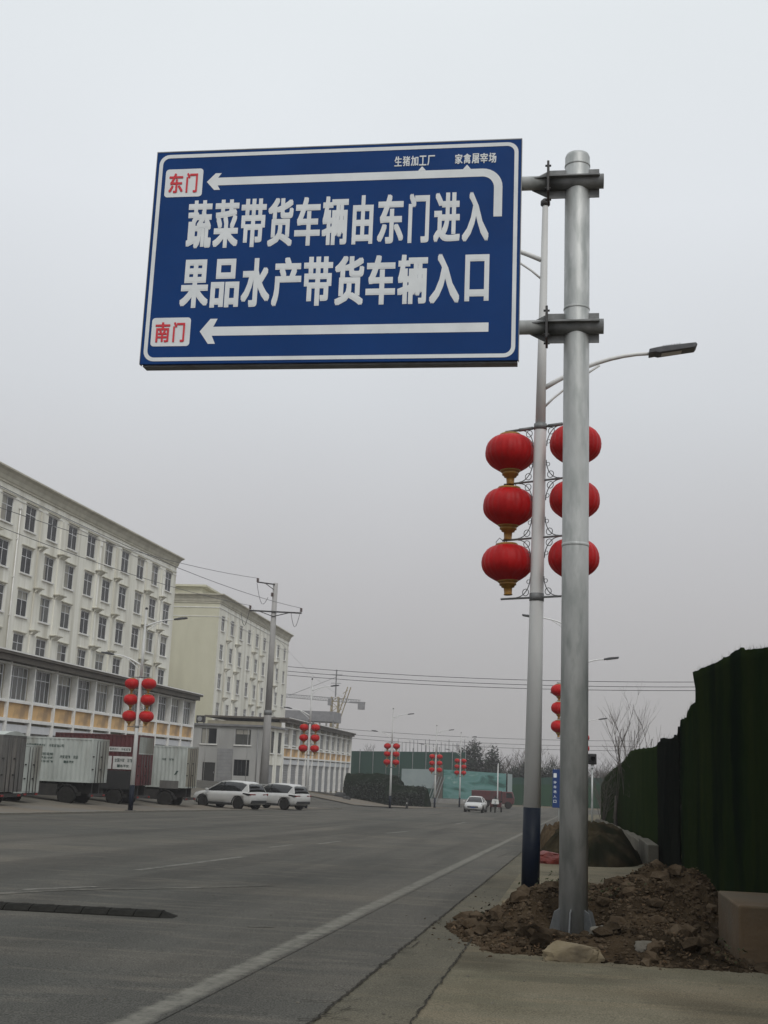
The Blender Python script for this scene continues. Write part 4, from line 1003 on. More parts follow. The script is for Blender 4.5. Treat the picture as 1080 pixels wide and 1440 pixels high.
# grey house
gh = thing('grey_house', 'plain grey two storey house facing the road corner behind the parked white SUVs', 'house', (-40.2, 128, 0), 0)
W_, D_ = 9.0, 8.0
ops = [(1.6, 3.3, 3.42, 5.05), (5.4, 7.1, 3.42, 5.05), (5.4, 7.1, .15, 1.85), (1.95, 3.35, -.66, 1.45)]
m = MB(); wall_open(m, 0, W_, -2, 5.35, ops, .2)
m.add([(0, 0, -2), (0, D_, -2), (0, D_, 5.35), (0, 0, 5.35)], [(0, 1, 2, 3)])
m.add([(0, D_, -2), (W_, D_, -2), (W_, D_, 5.35), (0, D_, 5.35)], [(0, 1, 2, 3)])
m.build('wall', M['grey_wall'], gh)
sw = MB(); wall_open(sw, 0, D_ - .01, -2, 5.35, [(1.3, 3.0, 2.7, 5.0), (4.8, 6.6, 2.7, 5.0), (1.0, 3.2, -1.3, 1.4), (4.6, 6.8, -1.3, 1.4)], .2)
side = sw.build('side_wall', M['cream_w'], gh); side.location = (W_, 0, 0); side.rotation_euler = (0, 0, pi / 2)
wd2 = Win(1.7, 1.63, [.5], [], M['frame_d'], M['glass'], .05, True, False)
for u, z in ((1.6, 3.42), (5.4, 3.42)): wd2.put(gh, u, z)
dk = Win(1.7, 1.70, [.25, .5, .75], [], M['frame_d'], M['glass'], .035, False, False); dk.put(gh, 5.4, .15)
ws = Win(1.7, 2.3, [.5], [.66], M['frame_d'], M['glass'], .05, True, False)
for u in (1.3, 4.8): ws.put(side, u, 2.7)
for u in (1.0, 4.6): MB().box(u, u + 2.2, .10, .14, -1.3, 1.4).build('side_shutter', M['shutter'], side)
dr = MB().box(1.97, 3.33, .10, .15, -.66, 1.43).build('door', M['car_trim'], gh); MB().box(3.18, 3.24, .06, .099, .3, .5).build('handle', M['alloy'], dr)
sh = MB().box(3.52, 5.2, -.05, -.002, -1.0, 2.95).build('metal_shutter', M['shutter'], gh)
for k in range(10): MB().box(3.55, 5.17, -.062, -.051, -.8 + k * .37, -.78 + k * .37).build('shutter_rib', M['roof_grey'], sh)
rf = MB().box(-.25, W_ + .3, -.3, D_ - .05, 5.352, 5.56).build('roof_slab', M['roof_grey'], gh)
for k in range(6): MB().tube([(.6 + k * 1.55, -.03, -1), (.6 + k * 1.55, -.03, 5.3)], .03, 6).build('wall_seam', M['grey_wall'], gh)
MB().tube([(7.9, -.08, -.7), (7.9, -.08, 5.3)], .05, 8).build('drain_pipe', M['shutter'], gh)
ac = thing('air_conditioner', 'small dark air conditioner box on the flat roof edge of the grey house', 'air conditioner', (-39.0, 128.8, 5.56))
bevel(MB().box(-.5, .45, -.2, .25, .12, .85).build('casing', M['steel_dark'], ac), .03)
MB().box(-.42, -.36, -.18, .2, 0, .12).box(.30, .36, -.18, .2, 0, .12).build('feet', M['steel_dark'], ac)
MB().lathe([(.26, -.215), (.26, -.205)], 20, c=(-.1, 0, .48), axis='y').build('fan_grille', M['shutter'], ac)

# far unfinished building and crane
ub = thing('unfinished_building', 'far unfinished grey building under construction behind the shop row', 'building', (-71, 300, 0))
MB().box(0, 14.5, 0, 10, 12.9, 15.4).build('roof_slab', M['roof_grey'], ub)
m = MB()
for k in range(9): m.box(.4 + k * 1.7, .8 + k * 1.7, .3, .7, 9, 12.9)
m.box(0, 14.5, 1.5, 10, 8, 11.0)
m.build('columns', M['concrete'], ub)
cr = thing('tower_crane', 'yellow tower crane with long jib standing far behind the shop row', 'crane', (-65.8, 350, 0))
m = MB(); 
for sx_ in (-1, 1):
    for sy_ in (-1, 1): m.bar((sx_ * 1.0, sy_ * 1.0, 4), (sx_ * 1.0, sy_ * 1.0, 22), .28, .28)
for k in range(12):
    z = 4 + k * 1.5; s = 1 if k % 2 else -1
    m.bar((-1 * s, -1, z), (1 * s, -1, z + 1.5), .16, .16); m.bar((-1, -1 * s, z), (-1, 1 * s, z + 1.5), .16, .16); m.bar((1, -1 * s, z), (1, 1 * s, z + 1.5), .16, .16); m.box(-1, 1, -1.1, -.95, z, z + .15)
m.build('mast', M['crane_y'], cr)
m = MB(); m.bar((.3, -.4, 14), (3.6, -.4, 25), .25, .25); m.bar((1.1, .4, 14), (4.4, .4, 25), .25, .25)
for k in range(6): m.bar((.3 + k * .5 - .6, -.5, 14 + k * 1.8), (.3 + k * .5 + .9, -.5, 15 + k * 1.8), .14, .14)
m.build('luffing_tower', M['crane_y'], cr)
m = MB()
for z_, y_ in ((20.6, -.5), (21.6, 0)):
    m.bar((-16, y_, z_ + .9), (7.5, y_, z_ - .3), .16, .16)
for k in range(30):
    x = -16 + k * .78; zz = 21.5 - (x + 16) * .051
    m.bar((x, -.5, zz), (x + .4, 0, zz + 1), .09, .09); m.bar((x + .4, 0, zz + 1), (x + .78, -.5, zz), .09, .09)
m.build('jib', M['galv_dark'], cr)
m = MB(); m.bar((0, 0, 22), (0, 0, 30), .35, .35); m.bar((-1.8, 0, 28.5), (1.8, 0, 28.5), .15, .15); m.bar((-1.5, 0, 26), (1.5, 0, 26), .15, .15)
m.tube([(0, 0, 27.8), (-14, 0, 22)], .07, 4); m.build('mast_head', M['galv_dark'], cr)
m = MB().box(6.9, 8.7, -1.0, 1.0, 18.6, 20.5); m.box(4.5, 8.9, -.5, .5, 20.5, 20.8); m.build('counterweight', M['roof_grey'], cr)
bevel(MB().box(-2.0, -.9, -1.3, .2, 19.5, 21.5).build('cab', M['roof_grey'], cr), .1)

# ================================================================== UTILITY POLE AND WIRES
ux_ = P(377, 1000, 105).x; uy = 105; uz = g(ux_, uy)
up = thing('utility_pole', 'tall grey concrete utility pole with cross arms behind the parked SUVs', 'utility pole', (ux_, uy, uz))
zt_ = 17.45 - uz
MB().lathe([(.40, 0), (.33, 6.9), (.31, 7.0)], 16).lathe([(.30, 7.0), (.22, zt_)], 16).build('shaft', M['pole_conc'], up)
MB().lathe([(.36, 6.85), (.36, 7.25)], 16).build('collar', M['galv_dark'], up)
m = MB(); m.bar((0, -.25, zt_ - .15), (-1.65, -.25, zt_ + .05), .09, .11); m.bar((-.1, -.25, zt_ - .6), (-.9, -.25, zt_ - .05), .07, .07); m.build('top_arm', M['steel_dark'], up)
m = MB(); za_ = 14.75 - uz; m.bar((-2.2, -.25, za_ + .15), (2.6, -.25, za_), .10, .13); m.bar((-1.3, -.25, za_ + .1), (0, -.25, za_ - .35), .07, .07); m.bar((1.5, -.25, za_ + .02), (0, -.25, za_ - .35), .07, .07); m.build('cross_arm', M['steel_dark'], up)
att = [(-1.6, zt_), (-2.15, za_ + .2), (2.55, za_ + .05), (-.2, zt_ - 1.3)]
for x, z in att:
    m = MB()
    for k in range(4): m.lathe([(.05, 0), (.13, .02), (.13, .05), (.05, .09)], 10, c=(x, -.25, z + .05 + k * .09))
    m.build('insulator', M['insul'], up)
for (xa_, zz_a, xb_, zz_b) in ((-1.6, zt_ - .1, -.5, zt_ - 1.35), (2.5, za_ - .1, 1.7, za_ - .05), (-2.15, za_, -2.9, za_ - .1)):
    m = MB().tube([(xa_ + (xb_ - xa_) * u, -.5, zz_a + (zz_b - zz_a) * u - sin(pi * u) * 1.2) for u in [k / 8 for k in range(9)]], .022, 4); m.build('jumper_cable', M['wire'], up)
def wire(name, label, a, b, sag, r=.022, n=20, group='overhead power wires'):
    a, b = Vector(a), Vector(b); ang_ = 0
    o = MB().tube([a + (b - a) * (k / n) - Vector((0, 0, sag * 4 * (k / n) * (1 - k / n))) for k in range(n + 1)], r, 4, caps=False).build(name, M['wire'])
    return tag(o, label, 'power wire', group)
for k, ((x, z), nm) in enumerate(zip(att[:3], ('highest', 'middle', 'lowest'))):
    a = (ux_ + x, uy - .25, uz + z + .4)
    wire('power_wire', f'{nm} overhead wire running from the utility pole to the upper left past the white block', (a[0] - .8, 20, a[2] - (5.6, 2.6, 2.4, 5.0)[k]), a, 1.3, .018)
    if k == 1: wire('power_wire', f'{nm} overhead wire running from the utility pole away behind the cream block', a, (a[0] - 9, 215, a[2] - 2), 1.6, .012)
for k, (y0_w, y1_w) in enumerate(((937, 955), (943.5, 962), (949, 967))):
    a, b = P(408, y0_w, 196), P(1010, y1_w - 4, 172)
    b = P(1085, y1_w + 3, 172)
    wire('power_wire', f'{("upper", "middle", "lower")[k]} of three dark wires crossing the sky between cream block and green fence', (a.x - 3, a.y, a.z + .1), b, 1.0, .045)
for k, (y0_w, y1_w, yy) in enumerate(((1024, 1042, 190), (1031, 1050, 190), (1036, 1056, 188))):
    a, b = P(470, y0_w, yy), P(900, y1_w, yy)
    wire('power_wire', f'{("upper", "middle", "lower")[k]} of three faint low wires above the far green hoarding', a, b, .5, .030)

# ================================================================== VEHICLES
def wheel(parent, x, y, r, wdt, m=None, name='wheel'):
    s = 1 if y > 0 else -1
    o = MB().lathe([(r * .62, -wdt / 2), (r * .95, -wdt / 2), (r, -wdt * .38), (r, wdt * .38), (r * .95, wdt / 2), (r * .62, wdt / 2)], 28, axis='y').build(name, M['tyre'], parent)
    o.location = (x, y, r)
    q = MB()
    q.lathe([(.001, s * wdt * .30), (r * .18, s * wdt * .42), (r * .22, s * wdt * .34), (r * .55, s * wdt * .30), (r * .615, s * wdt * .46), (r * .62, -s * wdt * .3), (.001, -s * wdt * .3)], 20, axis='y')
    for k in range(5):
        a = 2 * pi * k / 5; q.bar((cos(a) * r * .15, s * wdt * .42, sin(a) * r * .15), (cos(a) * r * .58, s * wdt * .42, sin(a) * r * .58), r * .12, wdt * .08, up=(0, 1, 0))
    q.build('rim', m or M['rim'], o)
    return o
def shade_text(name, txt, x0, x1, z0, z1, y, m, parent, bold=.02, sp=.92, flip=False):
    """lettering on a side face that looks towards -y of its parent"""
    vs, fs = [], []; n = len(txt); pitch = (x1 - x0) / n
    for i, ch in enumerate(txt):
        if ch == ' ': continue
        cu = bpy.data.curves.new('glyph', 'FONT'); cu.body = ch; cu.size = 1; cu.offset = bold; cu.resolution_u = 1
        ob = bpy.data.objects.new('glyph', cu); COL.objects.link(ob)
        me = bpy.data.meshes.new_from_object(ob.evaluated_get(bpy.context.evaluated_depsgraph_get())); V = [v.co.copy() for v in me.vertices]
        if V:
            a0, a1 = min(v.x for v in V), max(v.x for v in V); b0, b1_ = min(v.y for v in V), max(v.y for v in V); o_ = len(vs)
            for v in V: vs.append((x0 + pitch * (i + (1 - sp) / 2) + (v.x - a0) / max(1e-4, a1 - a0) * pitch * sp, y, z0 + (v.y - b0) / max(1e-4, b1_ - b0) * (z1 - z0)))
            fs += [tuple(k + o_ for k in p.vertices) for p in me.polygons]
        bpy.data.objects.remove(ob); bpy.data.meshes.remove(me); bpy.data.curves.remove(cu)
    if vs: return MB().add(vs, fs).build(name, m, parent)
def truck(label, near_corner, box, H0, H1, side_m, rear_m, gz_, L=4.2, wd=2.1, corr=True, wheel_r=.43, round_top=False, upper_cage=False, cab_c=None):
    """box truck lying along world x, tail at +x; near_corner is the rear corner nearest to the camera"""
    t = thing('box_truck', label, 'truck', (near_corner[0], near_corner[1], gz_), 0)
    z0, z1 = H0 - gz_, H1 - gz_
    b = MB()
    n = int(L / .22) if corr else 1
    for yy, s in ((0, 1), (wd, -1)):
        vs = []; fs = []
        xs = [-L + L * k / (n * 4) for k in range(n * 4 + 1)]
        for k, x in enumerate(xs):
            dpt = (.028 if (k % 4) in (1, 2) else 0) if corr else 0
            vs += [(x, yy + s * dpt, z0 + .06), (x, yy + s * dpt, z1 - .05)]
        b.add(vs, [(2 * k, 2 * k + 2, 2 * k + 3, 2 * k + 1) for k in range(len(xs) - 1)])
    b.box(-L, -L + .03, .03, wd - .03, z0, z1); b.box(-L, 0, .03, wd - .03, z1 - .04, z1 - .01)
    b.box(-L, -.002, .03, wd - .03, z0, z0 + .05)
    b.build('cargo_box', side_m, t)
    r = MB()
    for yy in (-.012, wd - .03):
        for zz in (z0, z1 - .08): r.box(-L - .01, .012, yy, yy + .042, zz, zz + .08)
        for xx in (-L - .01, -.05): r.box(xx, xx + .062, yy - .003, yy + .045, z0 + .08, z1 - .08)
    for zz in (z0, z1 - .08): r.box(-.06, .012, .031, wd - .031, zz, zz + .08)
    r.build('box_frame', side_m if not corr else M['truck_white'] if side_m == M['truck_white'] else side_m, t)
    for k in range(2):
        y0_, y1_ = (.04 + k * (wd - .08) / 2, .04 + (k + 1) * (wd - .08) / 2 - .012)
        zc = z1 - .09 if not upper_cage else z0 + (z1 - z0) * .62
        d = MB()
        nn = 6
        for j in range(nn):
            a, c = y0_ + (y1_ - y0_) * j / nn, y0_ + (y1_ - y0_) * (j + 1) / nn
            q = (c - a) * .25
            d.add([(.0, a, z0 + .085), (.022, a + q, z0 + .085), (.022, c - q, z0 + .085), (0, c, z0 + .085), (.0, a, zc), (.022, a + q, zc), (.022, c - q, zc), (0, c, zc)], [(0, 1, 5, 4), (1, 2, 6, 5), (2, 3, 7, 6)])
        dd = d.build('rear_door', rear_m, t)
        for f_ in (.2, .55) if k else (.45, .8):
            yy = y0_ + (y1_ - y0_) * f_
            MB().tube([(.05, yy, z0 - .02), (.05, yy, zc - .02)], .017, 6).build('lock_rod', M['rim'], dd)
        for zz in (.3, .6): MB().box(.024, .055, y0_ + .02, y0_ + .16, z0 + (zc - z0) * zz, z0 + (zc - z0) * zz + .06).build('hinge', M['chassis'], dd)
        if upper_cage:
            c = MB()
            for j in range(8): yy = y0_ + (y1_ - y0_) * (j + .5) / 8; c.bar((.012, yy, zc + .03), (.012, yy, z1 - .09), .03, .03)
            c.box(-.01, .03, y0_, y1_, zc, zc + .05); c.box(-.02, -.01, y0_, y1_, zc, z1 - .08, 1)
            c.build('cage_panel', [M['truck_white'], M['car_trim']], t)
    ch = MB(); ch.box(-L - 1.2, -.1, .55, .67, wheel_r + .12, z0 - .02); ch.box(-L - 1.2, -.1, wd - .67, wd - .55, wheel_r + .12, z0 - .02)
    ch.box(-.12, 0, .15, wd - .15, wheel_r + .02, wheel_r + .12)
    for k in range(4): ch.box(-.5 - k, -.42 - k, .1, wd - .1, z0 - .14, z0 - .02)
    ch.box(-L * .62, -L * .38, .06, .40, wheel_r - .02, z0 - .1)
    ch.build('chassis', M['chassis'], t)
    MB().box(-.02, .04, .05, wd - .05, wheel_r - .02, wheel_r + .10).build('rear_bumper', M['chassis'], t)
    for yy in (.18, wd - .42): MB().box(.041, .065, yy, yy + .24, wheel_r + .0, wheel_r + .08).build('tail_light', M['tail'], t)
    for xx in (-1.15, -L - .55):
        for yy, s in ((.12, -1), (wd - .12, 1)):
            o = wheel(t, xx, yy, wheel_r, .25)
            if s < 0:
                # lathe above builds its face for +y; turn the near wheels round
                o.rotation_euler = (0, 0, pi)
    g_ = MB()
    arc = [(-1.15 + cos(a) * (wheel_r + .09), sin(a) * (wheel_r + .09) + wheel_r) for a in [pi * k / 10 for k in range(11)]]
    for (a, b_), (c, d_) in zip(arc, arc[1:]): g_.bar((a, .14, b_), (c, .14, d_), .34, .025, up=(0, 0, 1))
    g_.build('mudguard', M['chassis'], t)
    cb = MB(); zc = gz_ * 0
    cb.prism([(-L - .08, .55), (-L - 1.62, .55), (-L - 1.68, 1.15), (-L - 1.45, 2.02), (-L - .08, 2.06)], .10, wd - .10)
    c = bevel(cb.build('cab', cab_c or M['cab'], t), .05)
    MB().prism([(-L - .45, 1.25), (-L - 1.42, 1.25), (-L - 1.28, 1.88), (-L - .45, 1.90)], .092, .099).build('side_window', M['car_glass'], c)
    if round_top:
        m = MB(); m.prism([(0, 0)] + [(wd * k / 10, .16 * sin(pi * k / 10) + .01) for k in range(11)] + [(wd, 0)], -L - .02, .03, axis='x')
        o = m.build('rounded_roof', M['truck_white'], t); o.location = (0, 0, z1 + .001)
    return t, z0, z1
def corner(px, y): return (P(px, 1080, y).x, y)
T0, a_, b_ = truck('grey weathered box truck with white rounded roof at the far left edge', corner(0, 46.2), None, -.2, 2.05, M['truck_grey'], M['truck_grey'], g(-21.5, 47) + .02, wd=2.15, round_top=True, corr=False)
Tb, _, _ = truck('small pale patched truck squeezed between the grey truck and the white container truck', corner(33, 51.0), None, -.35, 1.75, M['truck_white'], M['truck_white'], g(-22, 52) + .02, L=3.4, wd=1.75, corr=False)
T1, a1, b1_ = truck('white corrugated box truck with small dark lettering, second from the left', corner(128, 55.8), None, .13, 2.2, M['truck_white'], M['truck_white'], g(-22, 56.5) + .02, L=4.3)
zr = T1.location.z
def TZ(py, y, t): return P(80, py, y).z - t.location.z
shade_text('lettering', '全国统一服务热线 冷链运输公司', -3.35, -1.45, TZ(1050.5, 55.8, T1), TZ(1046.5, 55.8, T1), -.004, M['ink'], T1)
for (x0, x1, zs, tx) in ((-2.85, -1.95, (1062.5, 1058.5), '广州货运部'), (-2.95, -1.92, (1067.5, 1064.2), '整车零担冷藏'), (-2.98, -1.93, (1072.5, 1069.3), '天天发车运输'), (-1.62, -.68, (1066, 1061.5), '冷链运输 货运'), (-1.40, -.88, (1072.5, 1069), '一路平安')):
    shade_text('lettering', tx, x0, x1, TZ(zs[0], 55.8, T1), TZ(zs[1], 55.8, T1), -.004, M['ink'], T1)
T2, a2, b2_ = truck('dark red box truck with white placards and a caged tail, middle of the truck row', corner(193, 61), None, .0, 2.55, M['truck_red'], M['truck_red'], g(-21.5, 62) + .02, L=4.6, wd=2.3, upper_cage=True)
def red_x(px): return P(px, 1060, 61).x - T2.location.x
MB().box(red_x(152), red_x(184), -.02, -.004, TZ(1053.5, 61, T2), TZ(1047, 61, T2)).build('placard', M['placard'], T2)
MB().box(red_x(160), red_x(188), -.02, -.004, TZ(1078, 61, T2), TZ(1060, 61, T2)).build('placard', M['placard'], T2)
MB().box(red_x(143), red_x(158), -.02, -.004, TZ(1078, 61, T2), TZ(1060, 61, T2)).build('placard', M['placard'], T2)
MB().box(red_x(120), red_x(189), -.03, -.002, TZ(1106, 61, T2), TZ(1080, 61, T2)).build('dark_panel', M['car_trim'], T2)
shade_text('lettering', '服务热线 冷链运输', red_x(154), red_x(183), TZ(1052, 61, T2), TZ(1048.5, 61, T2), -.024, M['ink'], T2)
shade_text('lettering', '全国冷链 运输', red_x(162), red_x(187), TZ(1068, 61, T2), TZ(1063, 61, T2), -.024, M['ink'], T2)
shade_text('lettering', '一路平安', red_x(166), red_x(183), TZ(1075.5, 61, T2), TZ(1071.5, 61, T2), -.024, M['ink'], T2)
T3, a3, b3_ = truck('pale box truck with stained tan rear doors beside the white SUV', corner(262, 66.8), None, -.15, 2.15, M['truck_white'], M['truck_tan'], g(-21, 68) + .02, L=3.9, wd=2.1)
def x3(px): return P(px, 1060, 66.8).x - T3.location.x
shade_text('lettering', '冷链 运输', x3(228), x3(245), TZ(1063, 66.8, T3), TZ(1060, 66.8, T3), -.004, M['ink'], T3)
MB().add([(x3(247), -.006, TZ(1083, 66.8, T3)), (x3(250), -.006, TZ(1077, 66.8, T3)), (x3(253), -.006, TZ(1077, 66.8, T3)), (x3(250), -.006, TZ(1082, 66.8, T3))], [(0, 1, 2, 3)]).build('leaf_mark', M['ink'], T3)
MB().box(x3(228), x3(254), -.03, -.003, TZ(1102, 66.8, T3), TZ(1091, 66.8, T3)).build('rusty_panel', M['truck_grey'], T3)

def loft(mb, rings, mi=0, smooth=True, close=True):
    n = len(rings[0]); vs = [v for r in rings for v in r]
    fs = [(i * n + k, i * n + k + 1, (i + 1) * n + k + 1, (i + 1) * n + k) for i in range(len(rings) - 1) for k in range(n - 1)]
    mb.add(vs, fs, mi, smooth)
    o = len(mb.v) - len(vs); mb.f.append(tuple(o + k for k in range(n))); mb.m.append(mi); mb.sm.append(False)
    mb.f.append(tuple(o + (len(rings) - 1) * n + k for k in range(n - 1, -1, -1))); mb.m.append(mi); mb.sm.append(False)
def car(label, loc, heading, kind='suv', cat='car'):
    t = thing('parked_car' if kind == 'suv' else 'white_sedan', label, cat, loc, heading)
    if kind == 'suv':
        St = [(-2.30, .48, .92, .74, .72), (-2.22, .36, 1.02, .86, .82), (-1.9, .30, 1.08, .91, .86), (-1.0, .27, 1.07, .93, .87), (0, .27, 1.05, .93, .87), (.9, .27, 1.03, .93, .87), (1.25, .27, 1.02, .92, .82), (1.75, .28, .98, .90, .76), (2.15, .32, .90, .84, .68), (2.30, .42, .78, .70, .58), (2.34, .5, .70, .5, .45)]
        Gh = [(-2.14, 1.04, 1.20, .80, .66), (-1.95, 1.05, 1.50, .84, .64), (-1.5, 1.06, 1.62, .86, .65), (-.5, 1.05, 1.66, .86, .66), (.2, 1.04, 1.62, .86, .64), (.75, 1.03, 1.38, .85, .66), (1.28, 1.02, 1.04, .80, .70)]
        ax = (-1.38, 1.40); wr = .365; rf_i = (1, 4)
    else:
        St = [(-2.32, .48, .88, .70, .66), (-2.2, .34, .98, .84, .78), (-1.7, .28, 1.00, .88, .80), (-1.0, .24, .96, .89, .83), (0, .22, .94, .89, .84), (.9, .22, .93, .89, .82), (1.3, .23, .90, .88, .76), (1.9, .25, .82, .84, .70), (2.2, .30, .72, .74, .60), (2.30, .40, .62, .56, .5)]
        Gh = [(-1.75, .96, .99, .74, .66), (-1.2, .95, 1.32, .78, .58), (-.6, .94, 1.43, .80, .58), (0, .93, 1.45, .80, .58), (.4, .92, 1.38, .80, .58), (1.1, .91, .93, .78, .66)]
        ax = (-1.32, 1.35); wr = .32; rf_i = (1, 4)
    def ringof(x, zb, zt, wl, wt):
        h = zt - zb; half = [(0, zb), (wl * .80, zb), (wl * .95, zb + h * .12), (wl, zb + h * .45), (wl * .99, zb + h * .72), (wt, zt), (wt * .7, zt + .03), (0, zt + .045)]
        return [(x, -a, b) for a, b in half[::-1]][:-1] + [(x, a, b) for a, b in half[:-1]]
    b = MB(); rings = [ringof(*s) for s in St]; n = len(rings[0])
    vs = [v for r in rings for v in r]
    b.add(vs, [(i * n + k, i * n + (k + 1) % n, (i + 1) * n + (k + 1) % n, (i + 1) * n + k) for i in range(len(rings) - 1) for k in range(n)], 0, True)
    b.f.append(tuple(range(n))); b.m.append(0); b.sm.append(True); b.f.append(tuple(len(vs) - 1 - k for k in range(n))); b.m.append(0); b.sm.append(True)
    body = b.build('body', M['car_white'], t)
    # wheel arches cut out of the body
    cut = MB()
    for x in ax: cut.lathe([(wr + .075, -1.2), (wr + .075, 1.2)], 28, c=(x, 0, wr), axis='y')
    co = cut.build('cutter', M['car_trim'], t); bpy.context.view_layer.update()
    md = body.modifiers.new('arches', 'BOOLEAN'); md.operation = 'DIFFERENCE'; md.object = co; md.solver = 'EXACT'
    dg = bpy.context.evaluated_depsgraph_get(); me = bpy.data.meshes.new_from_object(body.evaluated_get(dg)); body.modifiers.clear(); body.data = me
    bpy.data.objects.remove(co)
    body.data.materials.clear(); body.data.materials.append(M['car_white'])
    MB().box(ax[0] - .45, ax[1] + .45, -.60, .60, wr - .12, wr + .30).build('underbody', M['car_trim'], t)
    gh_ = MB(); rings = []
    for x, zb, zt, wb, wt in Gh:
        half = [(wb, zb), ((wb * .55 + wt * .45), zb + (zt - zb) * .55), (wt + .02, zt - .04), (wt * .8, zt), (0, zt + .02)]
        rings.append([(x, -a, z) for a, z in half] + [(x, a, z) for a, z in half[-2::-1]])
    loft(gh_, rings); gh_.build('glasshouse', M['car_glass'], t)
    rf = MB(); rr = []
    for x, zb, zt, wb, wt in Gh[rf_i[0]:rf_i[1] + 1]:
        rr.append([(x, -wt - .035, zt - .085), (x, -wt - .01, zt - .015), (x, -wt * .78, zt + .018), (x, 0, zt + .04), (x, wt * .78, zt + .018), (x, wt + .01, zt - .015), (x, wt + .035, zt - .085)])
    loft(rf, rr); rf.build('roof', M['car_white'], t)
    pl = MB()
    def side_pt(i, f, s):
        x, zb, zt, wb, wt = Gh[i]; w1 = wb + (wt + .02 - wb) * f; return (x, s * (w1 + .012), zb + (zt - .05 - zb) * f)
    for s in (-1, 1):
        a = Gh[-1]; c = Gh[rf_i[1]]
        pl.bar((a[0] - .04, s * (a[3] - .0), a[1] + .01), (c[0], s * (c[4] + .015), c[2] - .06), .06, .05)      # front pillar
        r_ = Gh[0]; q_ = Gh[1]; q2 = Gh[2] if kind == 'suv' else Gh[1]
        pl.bar((r_[0] + .02, s * r_[3], r_[1] + .01), (q_[0], s * (q_[4] + .02), q_[2] - .05), .07, .09)
        if kind == 'suv':
            pl.add([(-2.1, s * .835, 1.05), (-1.62, s * .872, 1.06), (-1.88, s * .70, 1.46), (-1.98, s * .67, 1.46)], [(0, 1, 2, 3)])
        x = Gh[3][0] + .35
        pl.bar((x, s * (Gh[3][3] - .002), Gh[3][1]), (x - .03, s * (Gh[3][4] + .02), Gh[3][2] - .06), .05, .05, mi=1)
    pl.build('pillars', [M['car_white'], M['car_trim']], t)
    cl_ = MB()
    for s in (-1, 1): cl_.box(ax[0] + wr + .06, ax[1] - wr - .06, s * .91 - .03, s * .91 + .03, St[4][1] + .005, St[4][1] + .13)
    cl_.box(St[0][0] - .02, St[0][0] + .12, -.70, .70, .40, .58)
    cl_.build('lower_cladding', M['car_trim'], t)
    ar = MB()
    for x in ax:
        for s in (-1, 1):
            arc = [(x + cos(a) * (wr + .085), s * .905, wr + sin(a) * (wr + .085)) for a in [-.15 + (pi + .3) * k / 12 for k in range(13)]]
            for p_, q_ in zip(arc, arc[1:]): ar.bar(p_, q_, .05, .035, up=(0, 0, 1))
    if kind == 'suv': ar.build('arch_trim', M['car_trim'], t)
    for x in ax:
        for s in (-1, 1): wheel(t, x, s * .80, wr, .22, M['alloy'])
    for s in (-1, 1):
        if kind == 'suv':
            MB().prism([(-2.24, .86), (-2.26, .97), (-1.80, 1.0), (-1.72, .95)], min(s * .80, s * .905), max(s * .80, s * .905)).build('tail_light', M['car_glass'], t)
            MB().box(-2.30, -2.20, min(s * .35, s * .82), max(s * .35, s * .82), .88, .96).build('tail_light', M['tail'], t)
        else:
            MB().box(-2.26, -2.15, min(s * .45, s * .78), max(s * .45, s * .78), .80, .92).build('tail_light', M['tail'], t)
        hx = 1.98 if kind == 'suv' else 1.78
        MB().prism([(hx - .22, .74), (hx + .12, .68), (hx + .08, .80), (hx - .25, .87)], min(s * .52, s * .80), max(s * .52, s * .80)).build('headlight', M['headlight'], t)
        xm = Gh[-1][0] - .38
        m_ = bevel(MB().box(xm, xm + .16, min(s * .92, s * 1.10), max(s * .92, s * 1.10), Gh[-1][1] + .02, Gh[-1][1] + .16).build('mirror', M['car_white'], t), .03)
    fx = St[-1][0]
    MB().box(fx - .10, fx + .01, -.50, .50, .46, .60).build('grille', M['car_trim'], t)
    MB().box(fx + .011, fx + .02, -.22, .22, .44, .55).build('number_plate', M['blue_sign'], t)
    MB().box(St[0][0] - .012, St[0][0] - .002, -.24, .24, .66, .78).build('number_plate', M['placard'], t)
    if kind == 'suv': MB().box(-2.32, -2.05, -.60, .60, 1.575 - .06, 1.60 - .05).build('spoiler', M['car_white'], t)
    return t
hd = atan2(.424, -.906)
cx = P(323, 1120, 73).x; car('white SUV parked side on in front of the grey house, nearer of the pair', (cx, 73, g(cx, 73) + .02), hd)
cx = P(388, 1118, 80).x; car('white SUV parked partly behind the nearer SUV, its dark rear window to the right', (cx, 80, g(cx, 80) + .02), hd)
cx = P(669, 1130, 117).x; car('white sedan driving towards the camera on the far road', (cx, 117, g(cx, 117) + .01), -pi / 2 - .05, 'sedan')

# three wheeler coming behind the sedan
tx0 = P(697, 1130, 124).x; tw = thing('motor_tricycle', 'small cargo tricycle with a pale windshield beside the white sedan', 'tricycle', (tx0, 124, g(tx0, 124) + .01), -pi / 2)
wheel(tw, 1.0, .01, .28, .12)
for s in (-1, 1): wheel(tw, -.9, s * .52, .28, .14)
m = MB(); m.box(-1.4, .1, -.55, .55, .50, .58); m.box(-1.4, .1, -.55, -.51, .58, .92); m.box(-1.4, .1, .51, .55, .58, .92); m.box(-1.4, -1.36, -.51, .51, .58, .92); m.box(.06, .1, -.51, .51, .58, .92); m.build('cargo_bed', M['truck_red'], tw)
m = MB(); m.bar((.1, 0, .5), (.7, 0, .45), .16, .1); m.tube([(1.0, 0, .28), (.78, 0, .98), (.70, 0, 1.12)], .035, 8); m.box(.18, .62, -.14, .14, .66, .78); m.build('frame', M['car_trim'], tw)
MB().tube([(.66, -.36, 1.05), (.74, -.15, 1.12), (.74, .15, 1.12), (.66, .36, 1.05)], .018, 6).build('handlebar', M['car_trim'], tw)
